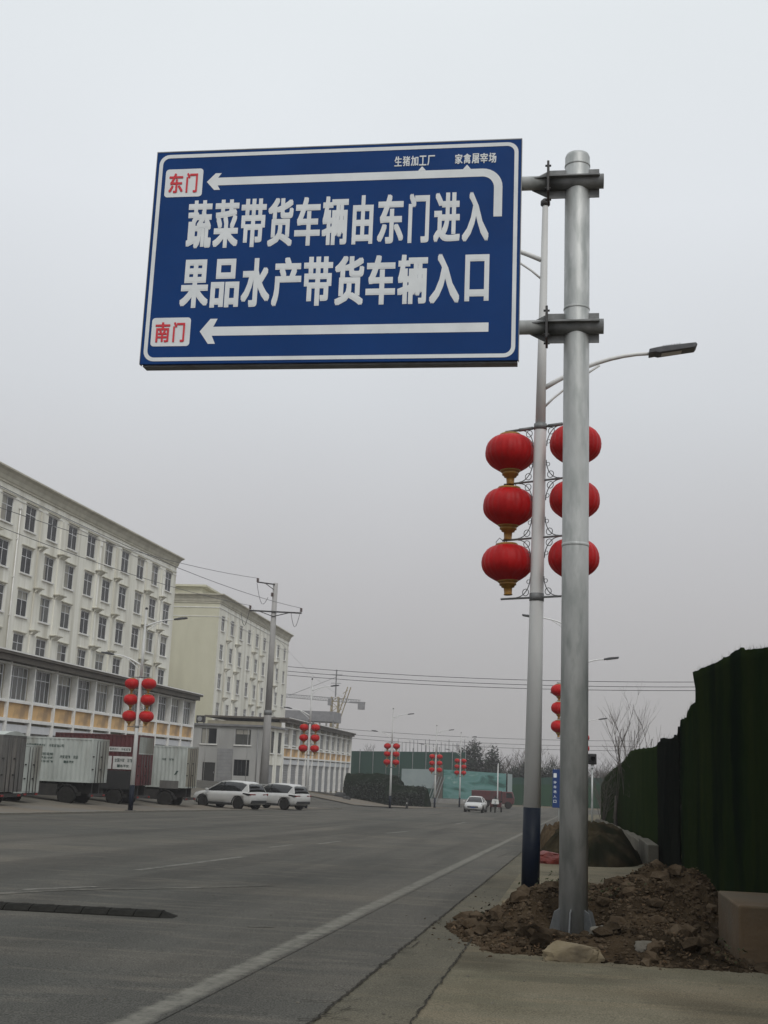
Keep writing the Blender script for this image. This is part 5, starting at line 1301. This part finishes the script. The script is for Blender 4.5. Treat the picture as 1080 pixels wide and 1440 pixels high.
MB().add([(.80, -.38, .82), (.80, .38, .82), (.66, .30, 1.28), (.66, -.30, 1.28), (.83, -.38, .82), (.83, .38, .82), (.69, .30, 1.28), (.69, -.30, 1.28)], [(0, 1, 2, 3), (4, 7, 6, 5), (0, 4, 5, 1), (3, 2, 6, 7)]).build('windshield', M['placard'], tw)
MB().box(.82, .95, -.09, .09, .80, .92).build('headlight', M['headlight'], tw)

# rider on the tricycle
J = [(.30, 0, .86), (.33, 0, 1.08), (.36, 0, 1.30), (.38, 0, 1.40), (.40, 0, 1.50), (.41, 0, 1.60), (.36, .19, 1.32), (.48, .24, 1.10), (.66, .28, 1.08), (.36, -.19, 1.32), (.48, -.24, 1.10), (.66, -.28, 1.08),
     (.34, .12, .84), (.68, .14, .84), (.62, .14, .52), (.34, -.12, .84), (.68, -.14, .84), (.62, -.14, .52)]
E_ = [(0, 1), (1, 2), (2, 3), (3, 4), (4, 5), (2, 6), (6, 7), (7, 8), (2, 9), (9, 10), (10, 11), (0, 12), (12, 13), (13, 14), (0, 15), (15, 16), (16, 17)]
R_ = [.15, .15, .16, .06, .10, .09, .07, .05, .04, .07, .05, .04, .09, .07, .05, .09, .07, .05]
def skin_person(name, label, loc, rz):
    bm = bmesh.new(); ly = bm.verts.layers.skin.verify()
    vs = [bm.verts.new(j) for j in J]
    for a, b in E_: bm.edges.new((vs[a], vs[b]))
    for v, r_ in zip(vs, R_): v[ly].radius = (r_, r_)
    vs[0][ly].use_root = True
    me = bpy.data.meshes.new(name); bm.to_mesh(me); bm.free()
    o = bpy.data.objects.new(name, me); COL.objects.link(o)
    o.modifiers.new('skin', 'SKIN'); o.modifiers.new('sub', 'SUBSURF')
    m2 = bpy.data.meshes.new_from_object(o.evaluated_get(bpy.context.evaluated_depsgraph_get())); o.modifiers.clear(); o.data = m2
    m2.materials.clear(); m2.materials.append(M['car_trim']); o.location = loc; o.rotation_euler = (0, 0, rz)
    print('PERSON', len(m2.vertices), [round(v, 2) for v in o.dimensions])
    return tag(o, label, 'person')
skin_person('person', 'dark clothed rider sitting on the small cargo tricycle', tw.location, -pi / 2)

# dark red lorry behind them, standing before the mural
lx_ = P(690, 1120, 160).x
lo = thing('red_lorry', 'dark red lorry standing in front of the teal mural behind the tricycle', 'lorry', (lx_ - 2.0, 160, g(lx_, 160) + .02), 0)
bevel(MB().box(-.4, 3.4, -1.1, 1.1, .95, 2.15).build('cargo_body', M['truck_red'], lo), .05)
c = bevel(MB().prism([(3.5, .6), (5.0, .6), (5.05, 1.3), (4.8, 2.1), (3.5, 2.1)], -1.05, 1.05).build('cab', M['truck_red'], lo), .06)
MB().prism([(4.05, 1.35), (4.92, 1.35), (4.72, 1.95), (4.05, 1.95)], -1.07, -1.052).build('side_window', M['car_glass'], c)
for x in (.4, 1.4, 4.3):
    for s in (-1, 1): wheel(lo, x, s * .95, .45, .25)
MB().box(-.3, 4.9, -.5, .5, .55, .949).build('chassis', M['chassis'], lo)

# ================================================================== RIGHT SIDE FENCE OF TURF NETTING
r5 = random.Random(21)
FX = lambda y: lerp(y, (6, 24, 40, 95, 150), (2.02, 2.05, 2.35, 3.05, 4.0))
def zat(px, py): 
    # height of the fence line at column px, from its row in the photograph
    y = 8
    for _ in range(60):
        x = FX(y); r = ray(px, py); y = y * .5 + .5 * x * r.y / r.x
    return y, P(px, py, y).z
TOP = [zat(*p) for p in ((1079, 911), (1045, 914), (1040, 911), (1010, 930), (976, 945))]
top1 = [(t[0], t[1]) for t in TOP]
fence = thing('netted_fence', 'tall stepped fence hung with dark green turf netting along the right side', 'fence', (2.02, 8, g(2, 8)))
def netpanel(ys, topf, botf, m, name='netting', amp=.05, fold=9, off=0):
    """hanging cloth with vertical folds between y0 and y1"""
    mb = MB(); nz_ = 26; vs = []
    n = len(ys)
    for i, y in enumerate(ys):
        zt_2, zb_2 = topf(y), botf(y)
        for k in range(nz_ + 1):
            f = k / nz_; z = zb_2 + (zt_2 - zb_2) * f
            a = amp * (.35 + 1.1 * (1 - f)) * min(1, 3 * sin(pi * min(1, max(0, i / (n - 1)))))
            x = FX(y) + a * noise.noise(Vector((y * (3.2 if y < 30 else 1.2), z * .35, 3))) * 1.8 + .02 * noise.noise(Vector((y * 1.1, z * .8, 7))) + .03 * noise.noise(Vector((y * 3, z * 4, 1)))
            z2 = z + ((.022 if y < 20 else .035) * noise.noise(Vector((y * 3.3, 5, off))) if k == nz_ else 0) + (.10 * noise.noise(Vector((y * 3.1, 9, off))) if k == 0 else 0)
            vs.append((x - 2.02, y - 8, z2 - fence.location.z))
    mb.add(vs, [(i * (nz_ + 1) + k, (i + 1) * (nz_ + 1) + k, (i + 1) * (nz_ + 1) + k + 1, i * (nz_ + 1) + k + 1) for i in range(n - 1) for k in range(nz_)], 0, True)
    o = mb.build(name, m, fence); s = o.modifiers.new('thick', 'SOLIDIFY'); s.thickness = .035; s.offset = 1
    return o
tp = sorted(top1); ysA = [a for a, _ in tp]; zsA = [b for _, b in tp]
yA1 = ysA[-1]
netpanel([8 + (yA1 - 8) * i / 150 for i in range(151)], lambda y: lerp(y, ysA, zsA), lambda y: g(2, y) + lerp(y, (8, 12, 13.5, yA1), (.42, .40, .08, .02)), M['net'], amp=.018)
yB = [zat(*p) for p in ((975, 988), (966, 1000), (964, 1010), (957, 1012))]
yC = [zat(*p) for p in ((956, 1022), (955, 1033), (944, 1040), (934, 1038), (928, 1046))]
yD = [zat(*p) for p in ((927, 1048), (915, 1052), (900, 1053), (890, 1055), (884, 1063), (876, 1072), (864, 1081), (852, 1092), (846, 1106))]
def pan(L, m, name, foldoff, bot=.03, nseg=90, y0=None, y1=None, amp=.06):
    L = sorted(L); a = L[0][0] if y0 is None else y0; b = L[-1][0] if y1 is None else y1
    netpanel([a + (b - a) * i / nseg for i in range(nseg + 1)], lambda y: lerp(y, [q[0] for q in L], [q[1] for q in L]), lambda y: g(2, y) + bot, m, name, amp, 9, foldoff)
pan(yB, M['net'], 'netting', .02, y0=yA1, y1=yC[0][0])
pan(yC, M['net_black'], 'netting', -.06, bot=-.02, y0=yC[0][0], y1=yD[0][0], amp=.09)
pan(yD, M['net_mid'], 'netting', .03, y0=yD[0][0], nseg=160, amp=.10)
# posts behind and frayed top fibres
for k in range(16):
    y = 8.5 + k * 2.6; hgt = lerp(y, [q[0] for q in sorted(top1 + yB + yC + yD)], [q[1] for q in sorted(top1 + yB + yC + yD)]) - g(2, y) - .06
    MB().tube([(FX(y) - 2.02 + .14, y - 8, g(2, y) - fence.location.z - .1), (FX(y) - 2.02 + .14, y - 8, g(2, y) - fence.location.z + hgt)], .03, 8).build('fence_post', M['steel_dark'], fence)
fb = MB()
for L_, n_ in ((top1, 260), (yB, 120), (yC, 200), (yD, 700)):
    L_ = sorted(L_)
    for i in range(n_):
        y = r5.uniform(L_[0][0], L_[-1][0]); z = lerp(y, [q[0] for q in L_], [q[1] for q in L_]); x = FX(y) - 2.02 + r5.uniform(-.02, .06)
        s = r5.uniform(.02, .09) * (1 + y * .012); d = Vector((r5.uniform(-1, 1) * .3, r5.uniform(-1, 1), r5.uniform(.3, 1))).normalized() * s
        p = Vector((x, y - 8, z - fence.location.z - .02)); fb.add([p, p + Vector((0, s * .2, 0)), p + d], [(0, 1, 2)])
fo = fb.build('frayed_fibres', M['net'], fence); fo['kind'] = 'stuff'
# low ochre wall under the fence
lw = thing('low_wall', 'low ochre concrete wall end at the bottom right corner below the netting', 'wall', (1.43, 10.55, g(1.5, 10.55)))
bevel(MB().box(0, .95, 0, 1.35, -.1, .45).build('wall_block', M['block'], lw), .02, 3)
# pale low wall beyond
lw2 = thing('low_wall', 'low pale concrete wall running along the foot of the far netting', 'wall', (1.75, 26, g(2, 26)))
for k in range(14): bevel(MB().box(.0 + .005 * k, .22 + .005 * k, k * 3.0, k * 3.0 + 2.97, -.35 - .057 * k, .42 - .057 * k + r5.uniform(-.03, .03)).build('wall_block', M['wall_dull'], lw2), .02)
# netted mound
mc = G(822, 1204); 
def mound(name, label, c, sx_, sy_, h, m, seed, cat='mound', n=60):
    mb = MB(); vs = []
    for j in range(n + 1):
        for i in range(n + 1):
            u, v = i / n * 2 - 1, j / n * 2 - 1; r = sqrt(u * u + v * v)
            z = h * max(0, 1 - r ** 2.6) ** .8 if r < 1 else -.05
            z += (noise.noise(Vector((u * 3 + seed, v * 3, 0))) * .18 + noise.noise(Vector((u * 9, v * 9, seed))) * .09 + noise.noise(Vector((u * 24, v * 24, seed))) * .04) * h * (1 if r < 1 else 0)
            x, y = u * sx_, v * sy_; vs.append((x, y, z + g(c[0] + x, c[1] + y) - g(c[0], c[1])))
    mb.add(vs, [(j * (n + 1) + i, j * (n + 1) + i + 1, (j + 1) * (n + 1) + i + 1, (j + 1) * (n + 1) + i) for j in range(n) for i in range(n)], 0, True)
    o = mb.build(name, m); o.location = (c[0], c[1], g(c[0], c[1])); return tag(o, label, cat)
mound('netted_mound', 'dark net covered mound behind the sign pole beside the low wall', (.60, 27.9), 1.15, 3.0, .78, M['mound'], 2)
mound('straw_mound', 'brownish straw covered mound between the lamp post and the sign pole', (-.12, 28.9), .50, 1.8, .70, M['straw'], 5)
mx = P(773, 1200, 25.4); bg_ = rock('red_bag', 'crumpled red plastic bag lying between the lamp post and the sign pole', (mx.x, mx.y, g(mx.x, mx.y) + .10), (.34, .22, .20), M['bag_red'], 12.2, 4); bg_['category'] = 'bag'
# broken slabs along the crest
for k, (px, py) in enumerate(()):
    p = P(px, py, 27 + k * .4)
    o = bevel(MB().box(-.28, .28, -.12, .12, -.05, .05).build('broken_slab', M['concrete']), .015); o.location = (p.x, p.y, p.z); o.rotation_euler = (r5.uniform(-.2, .2), .42 + .05 * k, r5.uniform(-.4, .4))
    tag(o, ('uppermost', 'second', 'third', 'lowest')[k] + ' pale slab lying down the right shoulder of the netted mound', 'slab', 'pale slabs on the netted mound')

# blue upright sign and small signal behind the pole
bx_ = P(784, 1110, 40).x
bs = thing('blue_sign', 'narrow blue upright sign with white marks behind the left edge of the sign pole', 'sign', (bx_, 40, g(bx_, 40)))
zc1 = P(783, 1082, 40).z - bs.location.z; zc0 = P(783, 1136, 40).z - bs.location.z
MB().tube([(.06, .06, 0), (.06, .06, zc1)], .03, 8).build('post', M['galv'], bs)
pn = bevel(MB().box(-.16, .20, 0, .03, zc0, zc1).build('panel', M['blue_sign'], bs), .006)
for k, ch in enumerate('停车场入口'):
    shade_text('lettering', ch, -.13, -.03, zc1 - .45 - k * .15, zc1 - .36 - k * .15, -.004, M['sign_white'], pn)
MB().prism(rrect(-.13, -.03, zc1 - .26, zc1 - .12, .02), -.006, -.002).build('square_mark', M['sign_white'], pn)
sx0 = P(833, 1067, 45).x; zq = P(833, 1067, 45).z
sg = thing('signal_box', 'small black round lens signal box on a pale post right of the sign pole', 'signal', (sx0, 45, g(sx0, 45)))
hz_ = zq - sg.location.z
MB().tube([(0, .1, 0), (0, .1, hz_)], .035, 8).build('post', M['galv'], sg)
h = bevel(MB().box(-.15, .15, -.08, .14, hz_ - .20, hz_ + .18).build('housing', M['car_trim'], sg), .03)
MB().lathe([(.05, -.10), (.05, -.081)], 16, c=(.02, 0, hz_), axis='y').build('lens', M['placard'], h)
MB().lathe([(.10, -.16), (.10, -.081), (.085, -.081), (.085, -.16)], 20, c=(.02, 0, hz_), axis='y').build('visor', M['car_trim'], h)
MB().box(-.06, .06, .0, .12, hz_ - .32, hz_ - .201).build('bracket', M['frame_w'], sg)

# ================================================================== TREES
def bare_tree_mesh(rnd, H, spread=.5, n0=5, up=.75, r0=.05, depth=3):
    mb = MB()
    def grow(p, d, L, r, lv):
        pts = [p]; q = p.copy(); dd = d.copy(); k = 4
        for i in range(k):
            dd = (dd + Vector((rnd.gauss(0, .10), rnd.gauss(0, .10), .06 * up))).normalized(); q = q + dd * L / k; pts.append(q.copy())
        mb.tube(pts, [r * (1 - .6 * i / k) for i in range(k + 1)], 3 if lv else 6, caps=False)
        if lv < depth:
            for j in range(rnd.randint(3, 5)):
                f = rnd.uniform(.3, 1); b = pts[min(k, int(f * k))]
                a = rnd.uniform(0, 6.28); sd = Vector((cos(a), sin(a), up)).normalized()
                grow(b, (dd * .55 + sd * spread).normalized(), L * rnd.uniform(.42, .62), r * .5, lv + 1)
    for j in range(n0):
        a = rnd.uniform(0, 6.28); grow(Vector((rnd.uniform(-.1, .1), rnd.uniform(-.1, .1), 0)), Vector((cos(a) * .22 * (n0 > 1), sin(a) * .22 * (n0 > 1), 1)).normalized(), H * rnd.uniform(.6, .8), r0 * rnd.uniform(.7, 1.1), 0)
    return mb
r6 = random.Random(5)
def put_tree(name, label, me, x, y, s=1, rz=0, group=None):
    t = thing(name, label, 'tree', (x, y, g(x, y)), rz, group); t.scale = (s, s, s)
    link('trunk', me[0], t); link('crown', me[1], t); return t
def split_tree(rnd, H, **k):
    tr = MB().tube([(0, 0, 0), (.02, 0, H * .12), (0, .02, H * .24)], [.07 * H / 5, .055 * H / 5, .045 * H / 5], 8).mesh('trunk', M['bark'])
    mb = bare_tree_mesh(rnd, H * .86, **k); mb.v = [(a, b, c + H * .10) for a, b, c in mb.v]
    return tr, mb.mesh('crown', M['bark'])
t1 = split_tree(random.Random(1), 6.6, n0=2, spread=.45, r0=.028, depth=3); t2 = split_tree(random.Random(2), 5.6, n0=4, spread=.5, r0=.026, depth=2); t3 = split_tree(random.Random(9), 4.0, n0=6, spread=.8, up=.35, r0=.022)
for px, y, me, s, lb in ((866, 52, t1, 1.0, 'tall slender bare tree directly right of the sign pole beyond the fence'), (889, 50, t2, 1.12, 'bare leaning tree with upright shoots above the netted fence'), (909, 44, t3, .85, 'twiggy bare bush poking over the netted fence'),
                         (848, 60, t3, .9, 'low bare shrub right beside the small signal box')):
    x = P(px, 1000, y).x; put_tree('bare_tree', lb, me, x, y, s, r6.uniform(0, 6))
# far winter trees
t4 = split_tree(random.Random(4), 9, n0=4, spread=.75, up=.5, r0=.10); t5 = split_tree(random.Random(6), 9, n0=5, spread=.6, up=.7, r0=.09); t6 = split_tree(random.Random(8), 9, n0=2, spread=.4, up=.9, r0=.07)
far = [(655, 215, 1.15, t4), (668, 210, 1.25, t4), (683, 216, 1.1, t5), (700, 220, .95, t5), (716, 214, .95, t4), (730, 208, 1.0, t5), (745, 206, 1.05, t4), (760, 205, 1.05, t5), (776, 205, 1.0, t4), (640, 225, .95, t5), (622, 228, .9, t6), (604, 226, .95, t6), (586, 228, .9, t6), (568, 226, .95, t6), (550, 228, .9, t5), (533, 226, .95, t6), (516, 228, 1.0, t5), (692, 235, 1.05, t6), (722, 236, 1.05, t6), (845, 150, .75, t4), (862, 140, .7, t5)]
ORD = 'first second third fourth fifth sixth seventh eighth ninth tenth eleventh twelfth thirteenth fourteenth fifteenth sixteenth seventeenth eighteenth nineteenth'.split()
for k, (px, y, s, me) in enumerate(far):
    x = P(px, 1080, y).x; put_tree('winter_tree', (f'bare winter tree, {ORD[sorted(q[0] for q in far).index(px)]} from the left in the hazy row beyond the far hoarding' if px < 800 else f'distant bare tree, {"left" if px < 850 else "right"} one of two above the far netting right of the sign pole'), me, x, y, s, r6.uniform(0, 6), 'hazy winter trees beyond the hoarding' if px < 800 else 'distant bare trees right of the sign pole')
def leafy_mesh(rnd, rx, rz, n):
    mb = MB(); cl = [(rnd.uniform(-.7, .7), rnd.uniform(-.7, .7), rnd.uniform(.1, 1)) for _ in range(22)]
    for i in range(n):
        c = rnd.choice(cl); d = Vector((rnd.gauss(0, 1), rnd.gauss(0, 1), rnd.gauss(0, 1))).normalized() * .32 * rnd.random() ** .4
        p = Vector(((c[0] + d.x) * rx, (c[1] + d.y) * rx, (c[2] + d.z) * rz)); leaf(mb, p, rnd.uniform(.12, .26), rnd)
    return mb.mesh('crown', M['leaf_dark'])
lv = [leafy_mesh(random.Random(k), 2.6, 5.0, 3200) for k in (1, 2)]
evt = MB().tube([(0, 0, 0), (0, 0, 3.5)], [.18, .10], 8).mesh('trunk', M['bark'])
for k, (px, y, s) in enumerate(((656, 212, 1.35), (671, 205, 1.60), (686, 206, 1.2), (699, 204, .9), (711, 203, .9), (724, 200, .95), (740, 198, 1.05), (755, 196, 1.1), (774, 196, 1.1))):
    x = P(px, 1080, y).x; put_tree('evergreen_tree', f'dark evergreen tree, {ORD[k]} from the left in the clump above the teal mural', (evt, lv[k % 2]), x, y, s, r6.uniform(0, 6), 'dark evergreen trees beyond the mural')
# far woodland reading as one mass
wm = MB()
for i in range(1500):
    x = r6.uniform(-130, 60); y = r6.uniform(245, 300); h_ = r6.uniform(4, 7.5); z = road_z(200)
    wm.tube([(x, y, z), (x + r6.gauss(0, .5), y, z + h_)], [.12, .02], 3, caps=False)
    for j in range(5):
        f = r6.uniform(.3, .9); a = r6.uniform(0, 6.28); wm.tube([(x, y, z + h_ * f), (x + cos(a) * 1.4, y + sin(a), z + h_ * f + r6.uniform(.8, 2))], [.06, .01], 3, caps=False)
for i in range(9000):
    x = r6.uniform(-130, 60); y = r6.uniform(250, 300); leaf(wm, (x, y, road_z(200) + 3.6 * r6.random() ** .7 + 1.6 * noise.noise(Vector((x * .08, y * .1, 0)))), r6.uniform(.35, .8), r6)
tag(wm.build('far_woodland', M['bark_far']), 'hazy bare woodland far behind the hoardings', 'woodland', kind='stuff')

# ================================================================== FAR HOARDINGS, MURAL, MOUNDS
def quad_wall(parent, name, x0, x1, y0, y1, z0, z1a, z1b, m, th=.12):
    dx, dy = x1 - x0, y1 - y0; L = math.hypot(dx, dy); nx2, ny2 = -dy / L * th, dx / L * th
    vs = [(x0, y0, z0), (x1, y1, z0), (x1, y1, z1b), (x0, y0, z1a)]; vs += [(a + nx2, b + ny2, c) for a, b, c in vs]
    return MB().add(vs, [(0, 1, 2, 3), (7, 6, 5, 4), (0, 4, 5, 1), (1, 5, 6, 2), (2, 6, 7, 3), (3, 7, 4, 0)]).build(name, m, parent)
hr = thing('green_hoarding', 'long dark teal netting hoarding behind the far lamp posts', 'hoarding', (0, 0, 0))
n_ = 9; y_ = 192
pxs = [488 + (655 - 488) * k / n_ for k in range(n_ + 1)]
for a, b in zip(pxs, pxs[1:]):
    pa, pb = P(a, 1056 + (a - 488) * .012, y_), P(b, 1056 + (b - 488) * .012, y_)
    quad_wall(hr, 'net_panel', pa.x, pb.x - .06, y_, y_, road_z(150), pa.z, pb.z, M['hoard'])
    MB().tube([(pb.x, y_ - .1, road_z(150)), (pb.x, y_ - .1, pb.z + r6.uniform(.2, 1.2))], .06, 6).build('post', M['galv_dark'], hr)
for k in range(18):
    a = 560 + k * 5.5; p = P(a, 1060, y_ + 2); q = P(a, 1042 + r6.uniform(-3, 4), y_ + 2)
    MB().tube([(p.x, y_ + 2, p.z - 1), (q.x, y_ + 2, q.z)], .05, 4).build('scaffold_pole', M['galv_dark'], hr)
hr2 = thing('green_hoarding', 'bright green hoarding right of the teal mural beside the near lamp post', 'hoarding', (0, 0, 0))
pxs = [716 + (872 - 716) * k / 8 for k in range(9)]
for a, b in zip(pxs, pxs[1:]):
    pa, pb = P(a, 1103, 184), P(b, 1103, 184); quad_wall(hr2, 'board_panel', pa.x, pb.x - .05, 184, 184, road_z(150), pa.z, pb.z, M['hoard2'])
hr3 = thing('green_hoarding', 'dull green upper netting above the bright hoarding at far right', 'hoarding', (0, 0, 0))
for a, b in zip(pxs, pxs[1:]):
    pa, pb = P(a, 1094, 190), P(b, 1093, 190); quad_wall(hr3, 'net_panel', pa.x, pb.x - .05, 190, 190, road_z(150), pa.z, pb.z, M['hoard'])
# mural board
mu = bpy.data.materials.new('landscape mural'); mu.use_nodes = True; n = mu.node_tree; b = n.nodes['Principled BSDF']; b.inputs['Roughness'].default_value = .6
t = n.nodes.new('ShaderNodeTexCoord'); z = n.nodes.new('ShaderNodeTexNoise'); z.inputs['Scale'].default_value = .55; z.inputs['Detail'].default_value = 7; z.inputs['Distortion'].default_value = .8
mp = n.nodes.new('ShaderNodeMapping'); mp.inputs['Scale'].default_value = (.5, 1, 1.3); n.links.new(t.outputs['Object'], mp.inputs[0]); n.links.new(mp.outputs[0], z.inputs['Vector'])
r = n.nodes.new('ShaderNodeValToRGB'); e = r.color_ramp; e.elements[0].position = .34; e.elements[0].color = rgb(.018, .075, .06); e.elements[1].position = .7; e.elements[1].color = rgb(.26, .36, .34)
for p_, c_ in ((.44, (.06, .19, .17)), (.52, (.12, .25, .24)), (.60, (.08, .22, .20))): q = e.elements.new(p_); q.color = rgb(*c_)
n.links.new(z.outputs['Fac'], r.inputs[0]); n.links.new(r.outputs[0], b.inputs['Base Color'])
M['pale_panel'] = mat('pale grey panel', (.27, .32, .32), .8, c2=(.22, .27, .27), scale=.5)
mb_ = thing('mural_board', 'long painted teal landscape mural board across the far junction', 'billboard', (0, 0, 0))
ym = 178
a, b2x, c, d = P(565, 1081, ym), P(622, 1082, ym), P(714, 1088, ym), P(720.5, 1089, ym)
quad_wall(mb_, 'plain_panel', a.x, P(614, 1082, ym).x, ym, ym, P(590, 1108, ym).z, a.z, P(614, 1082, ym).z, M['pale_panel'])
quad_wall(mb_, 'seam_column', P(614.2, 1082, ym).x, P(623, 1082, ym).x, ym - .1, ym - .1, road_z(150), P(618, 1076, ym).z, P(618, 1076, ym).z, M['fascia'])
for k in range(6):
    x0, x1 = 624 + (712 - 624) * k / 6, 624 + (712 - 624) * (k + 1) / 6
    pa, pb = P(x0, 1082 + 6 * k / 6, ym), P(x1, 1082 + 6 * (k + 1) / 6, ym); quad_wall(mb_, 'mural_panel', pa.x, pb.x - .02, ym, ym, P(660, 1124, ym).z, pa.z, pb.z, mu)
quad_wall(mb_, 'end_panel', c.x, d.x, ym - .3, ym - .3, P(715, 1124, ym).z, c.z, d.z, M['pale_panel'])
quad_wall(mb_, 'plinth', P(600, 1100, ym).x, d.x, ym - .6, ym - .6, road_z(150) - .1, P(660, 1125, ym).z, P(715, 1125, ym).z, M['concrete'])
for k in range(4):
    pa = P(600 + k * 4, 1118, ym - 4); MB().bar((pa.x, ym - 3, road_z(150)), (pa.x + .9, ym - .2, P(612, 1092, ym).z), .09, .09).build('prop', M['galv_dark'], mb_)
# dark netted banks across the junction
def bank(name, label, pts, y, dpt, m, seed):
    """pts: (px, py) of the crest"""
    mb = MB(); n = 50; vs = []
    cr_ = [(P(a, b, y).x, P(a, b, y).z) for a, b in pts]
    for i in range(n + 1):
        x = cr_[0][0] + (cr_[-1][0] - cr_[0][0]) * i / n; zt2 = lerp(x, [q[0] for q in cr_], [q[1] for q in cr_])
        z0 = g(x, y) - .2
        for k in range(13):
            f = k / 12; s = sin(pi * f) ** .45
            vs.append((x, y + (f - .5) * dpt, z0 + (zt2 - z0) * s * (1 + .06 * noise.noise(Vector((x * .8, f * 5, seed))) + .04 * noise.noise(Vector((x * 3, f * 9, seed))))))
    mb.add(vs, [(i * 13 + k, (i + 1) * 13 + k, (i + 1) * 13 + k + 1, i * 13 + k + 1) for i in range(n) for k in range(12)], 0, True)
    mb.f.append(tuple(range(13))); mb.m.append(0); mb.sm.append(False); mb.f.append(tuple(n * 13 + 12 - k for k in range(13))); mb.m.append(0); mb.sm.append(False)
    return tag(mb.build(name, m), label, 'mound')
bank('netted_bank', 'taller dark green netted bank right of the far shop row', [(488, 1087), (510, 1088), (540, 1089), (560, 1092), (567, 1100)], 150, 5, M['hedge'], 3)
bank('netted_bank', 'lower dark netted bank in front of the pale far panel', [(545, 1104), (560, 1104), (580, 1106), (595, 1106), (601, 1110), (604, 1126)], 146, 5, M['hedge'], 8)
for nm_, lb_, xs_, y_b, zt0, n_l in (('bank_tufts', 'ragged dark tufts over the far netted banks', ((488, 565, 1089), (548, 600, 1106)), 0, 0, 2600),):
    tf = MB()
    for a_, b_, rw in xs_:
        yb_ = 150 if a_ < 500 else 146
        for i in range(n_l // 2):
            px_ = r6.uniform(a_, b_); p_ = P(px_, rw, yb_); zb0 = g(p_.x, yb_)
            f = r6.random(); leaf(tf, (p_.x, yb_ - 2.6 * (1 - f ** 3) + r6.uniform(-.1, .1), zb0 + (p_.z - zb0) * f + r6.uniform(-.1, .22)), r6.uniform(.08, .22), r6)
    tag(tf.build(nm_, M['leaf_dark']), lb_, 'tufts', kind='stuff')
# bollard, bags and bushes near the far kerb
p = G(572, 1137); bo = thing('bollard', 'short dark bollard with a white mark right of the lamp post at the junction', 'bollard', (p.x, p.y, p.z))
MB().lathe([(.14, 0), (.13, .1), (.11, .8), (.13, .85), (.09, 1.0)], 14).build('post', M['car_trim'], bo); MB().box(-.05, .05, -.15, -.125, .45, .6).build('reflector', M['placard'], bo)
for px, py, s, lb in ((478, 1122, .9, 'dark heap of bags at the foot of the far shop row'), (487, 1125, .6, 'smaller dark sack right of the bag heap by the far shop row'), (519, 1127, .7, 'pale and dark rubbish pile on the footpath before the netted bank')):
    p = G(px, py); o = rock('rubbish_heap', lb, (p.x, p.y, p.z + .25 * s), (.8 * s, .5 * s, .7 * s), M['car_trim'] if px < 510 else M['rim'], px, 3); o['category'] = 'rubbish'
# cones and white crates behind mural lamp
p = P(700, 1100, 150); fl = thing('street_lamp', 'tiny distant white lamp standing in front of the right part of the mural', 'street lamp', (p.x, 150, g(p.x, 150)))
MB().lathe([(.09, 0), (.05, 5.6)], 10).build('pole', M['lamp_white'], fl); MB().box(-.9, 0, -.08, .08, 5.5, 5.6).build('lamp_head', M['lamp_head'], fl)

# ================================================================== HAZE
HZ = 1
if HZ:
    hm = bpy.data.materials.new('haze'); hm.use_nodes = True; n = hm.node_tree; n.nodes.remove(n.nodes['Principled BSDF'])
    pv = n.nodes.new('ShaderNodeVolumePrincipled'); pv.inputs['Density'].default_value = .0006; pv.inputs['Color'].default_value = rgb(.80, .79, .81); pv.inputs['Anisotropy'].default_value = .2
    n.links.new(pv.outputs[0], n.nodes['Material Output'].inputs['Volume'])
    hb = MB().box(-1000, 1000, -60, 3200, -4.5, 36).build('haze', hm); hb['kind'] = 'stuff'; hb['label'] = 'pale grey winter haze over the whole place'; hb['category'] = 'haze'
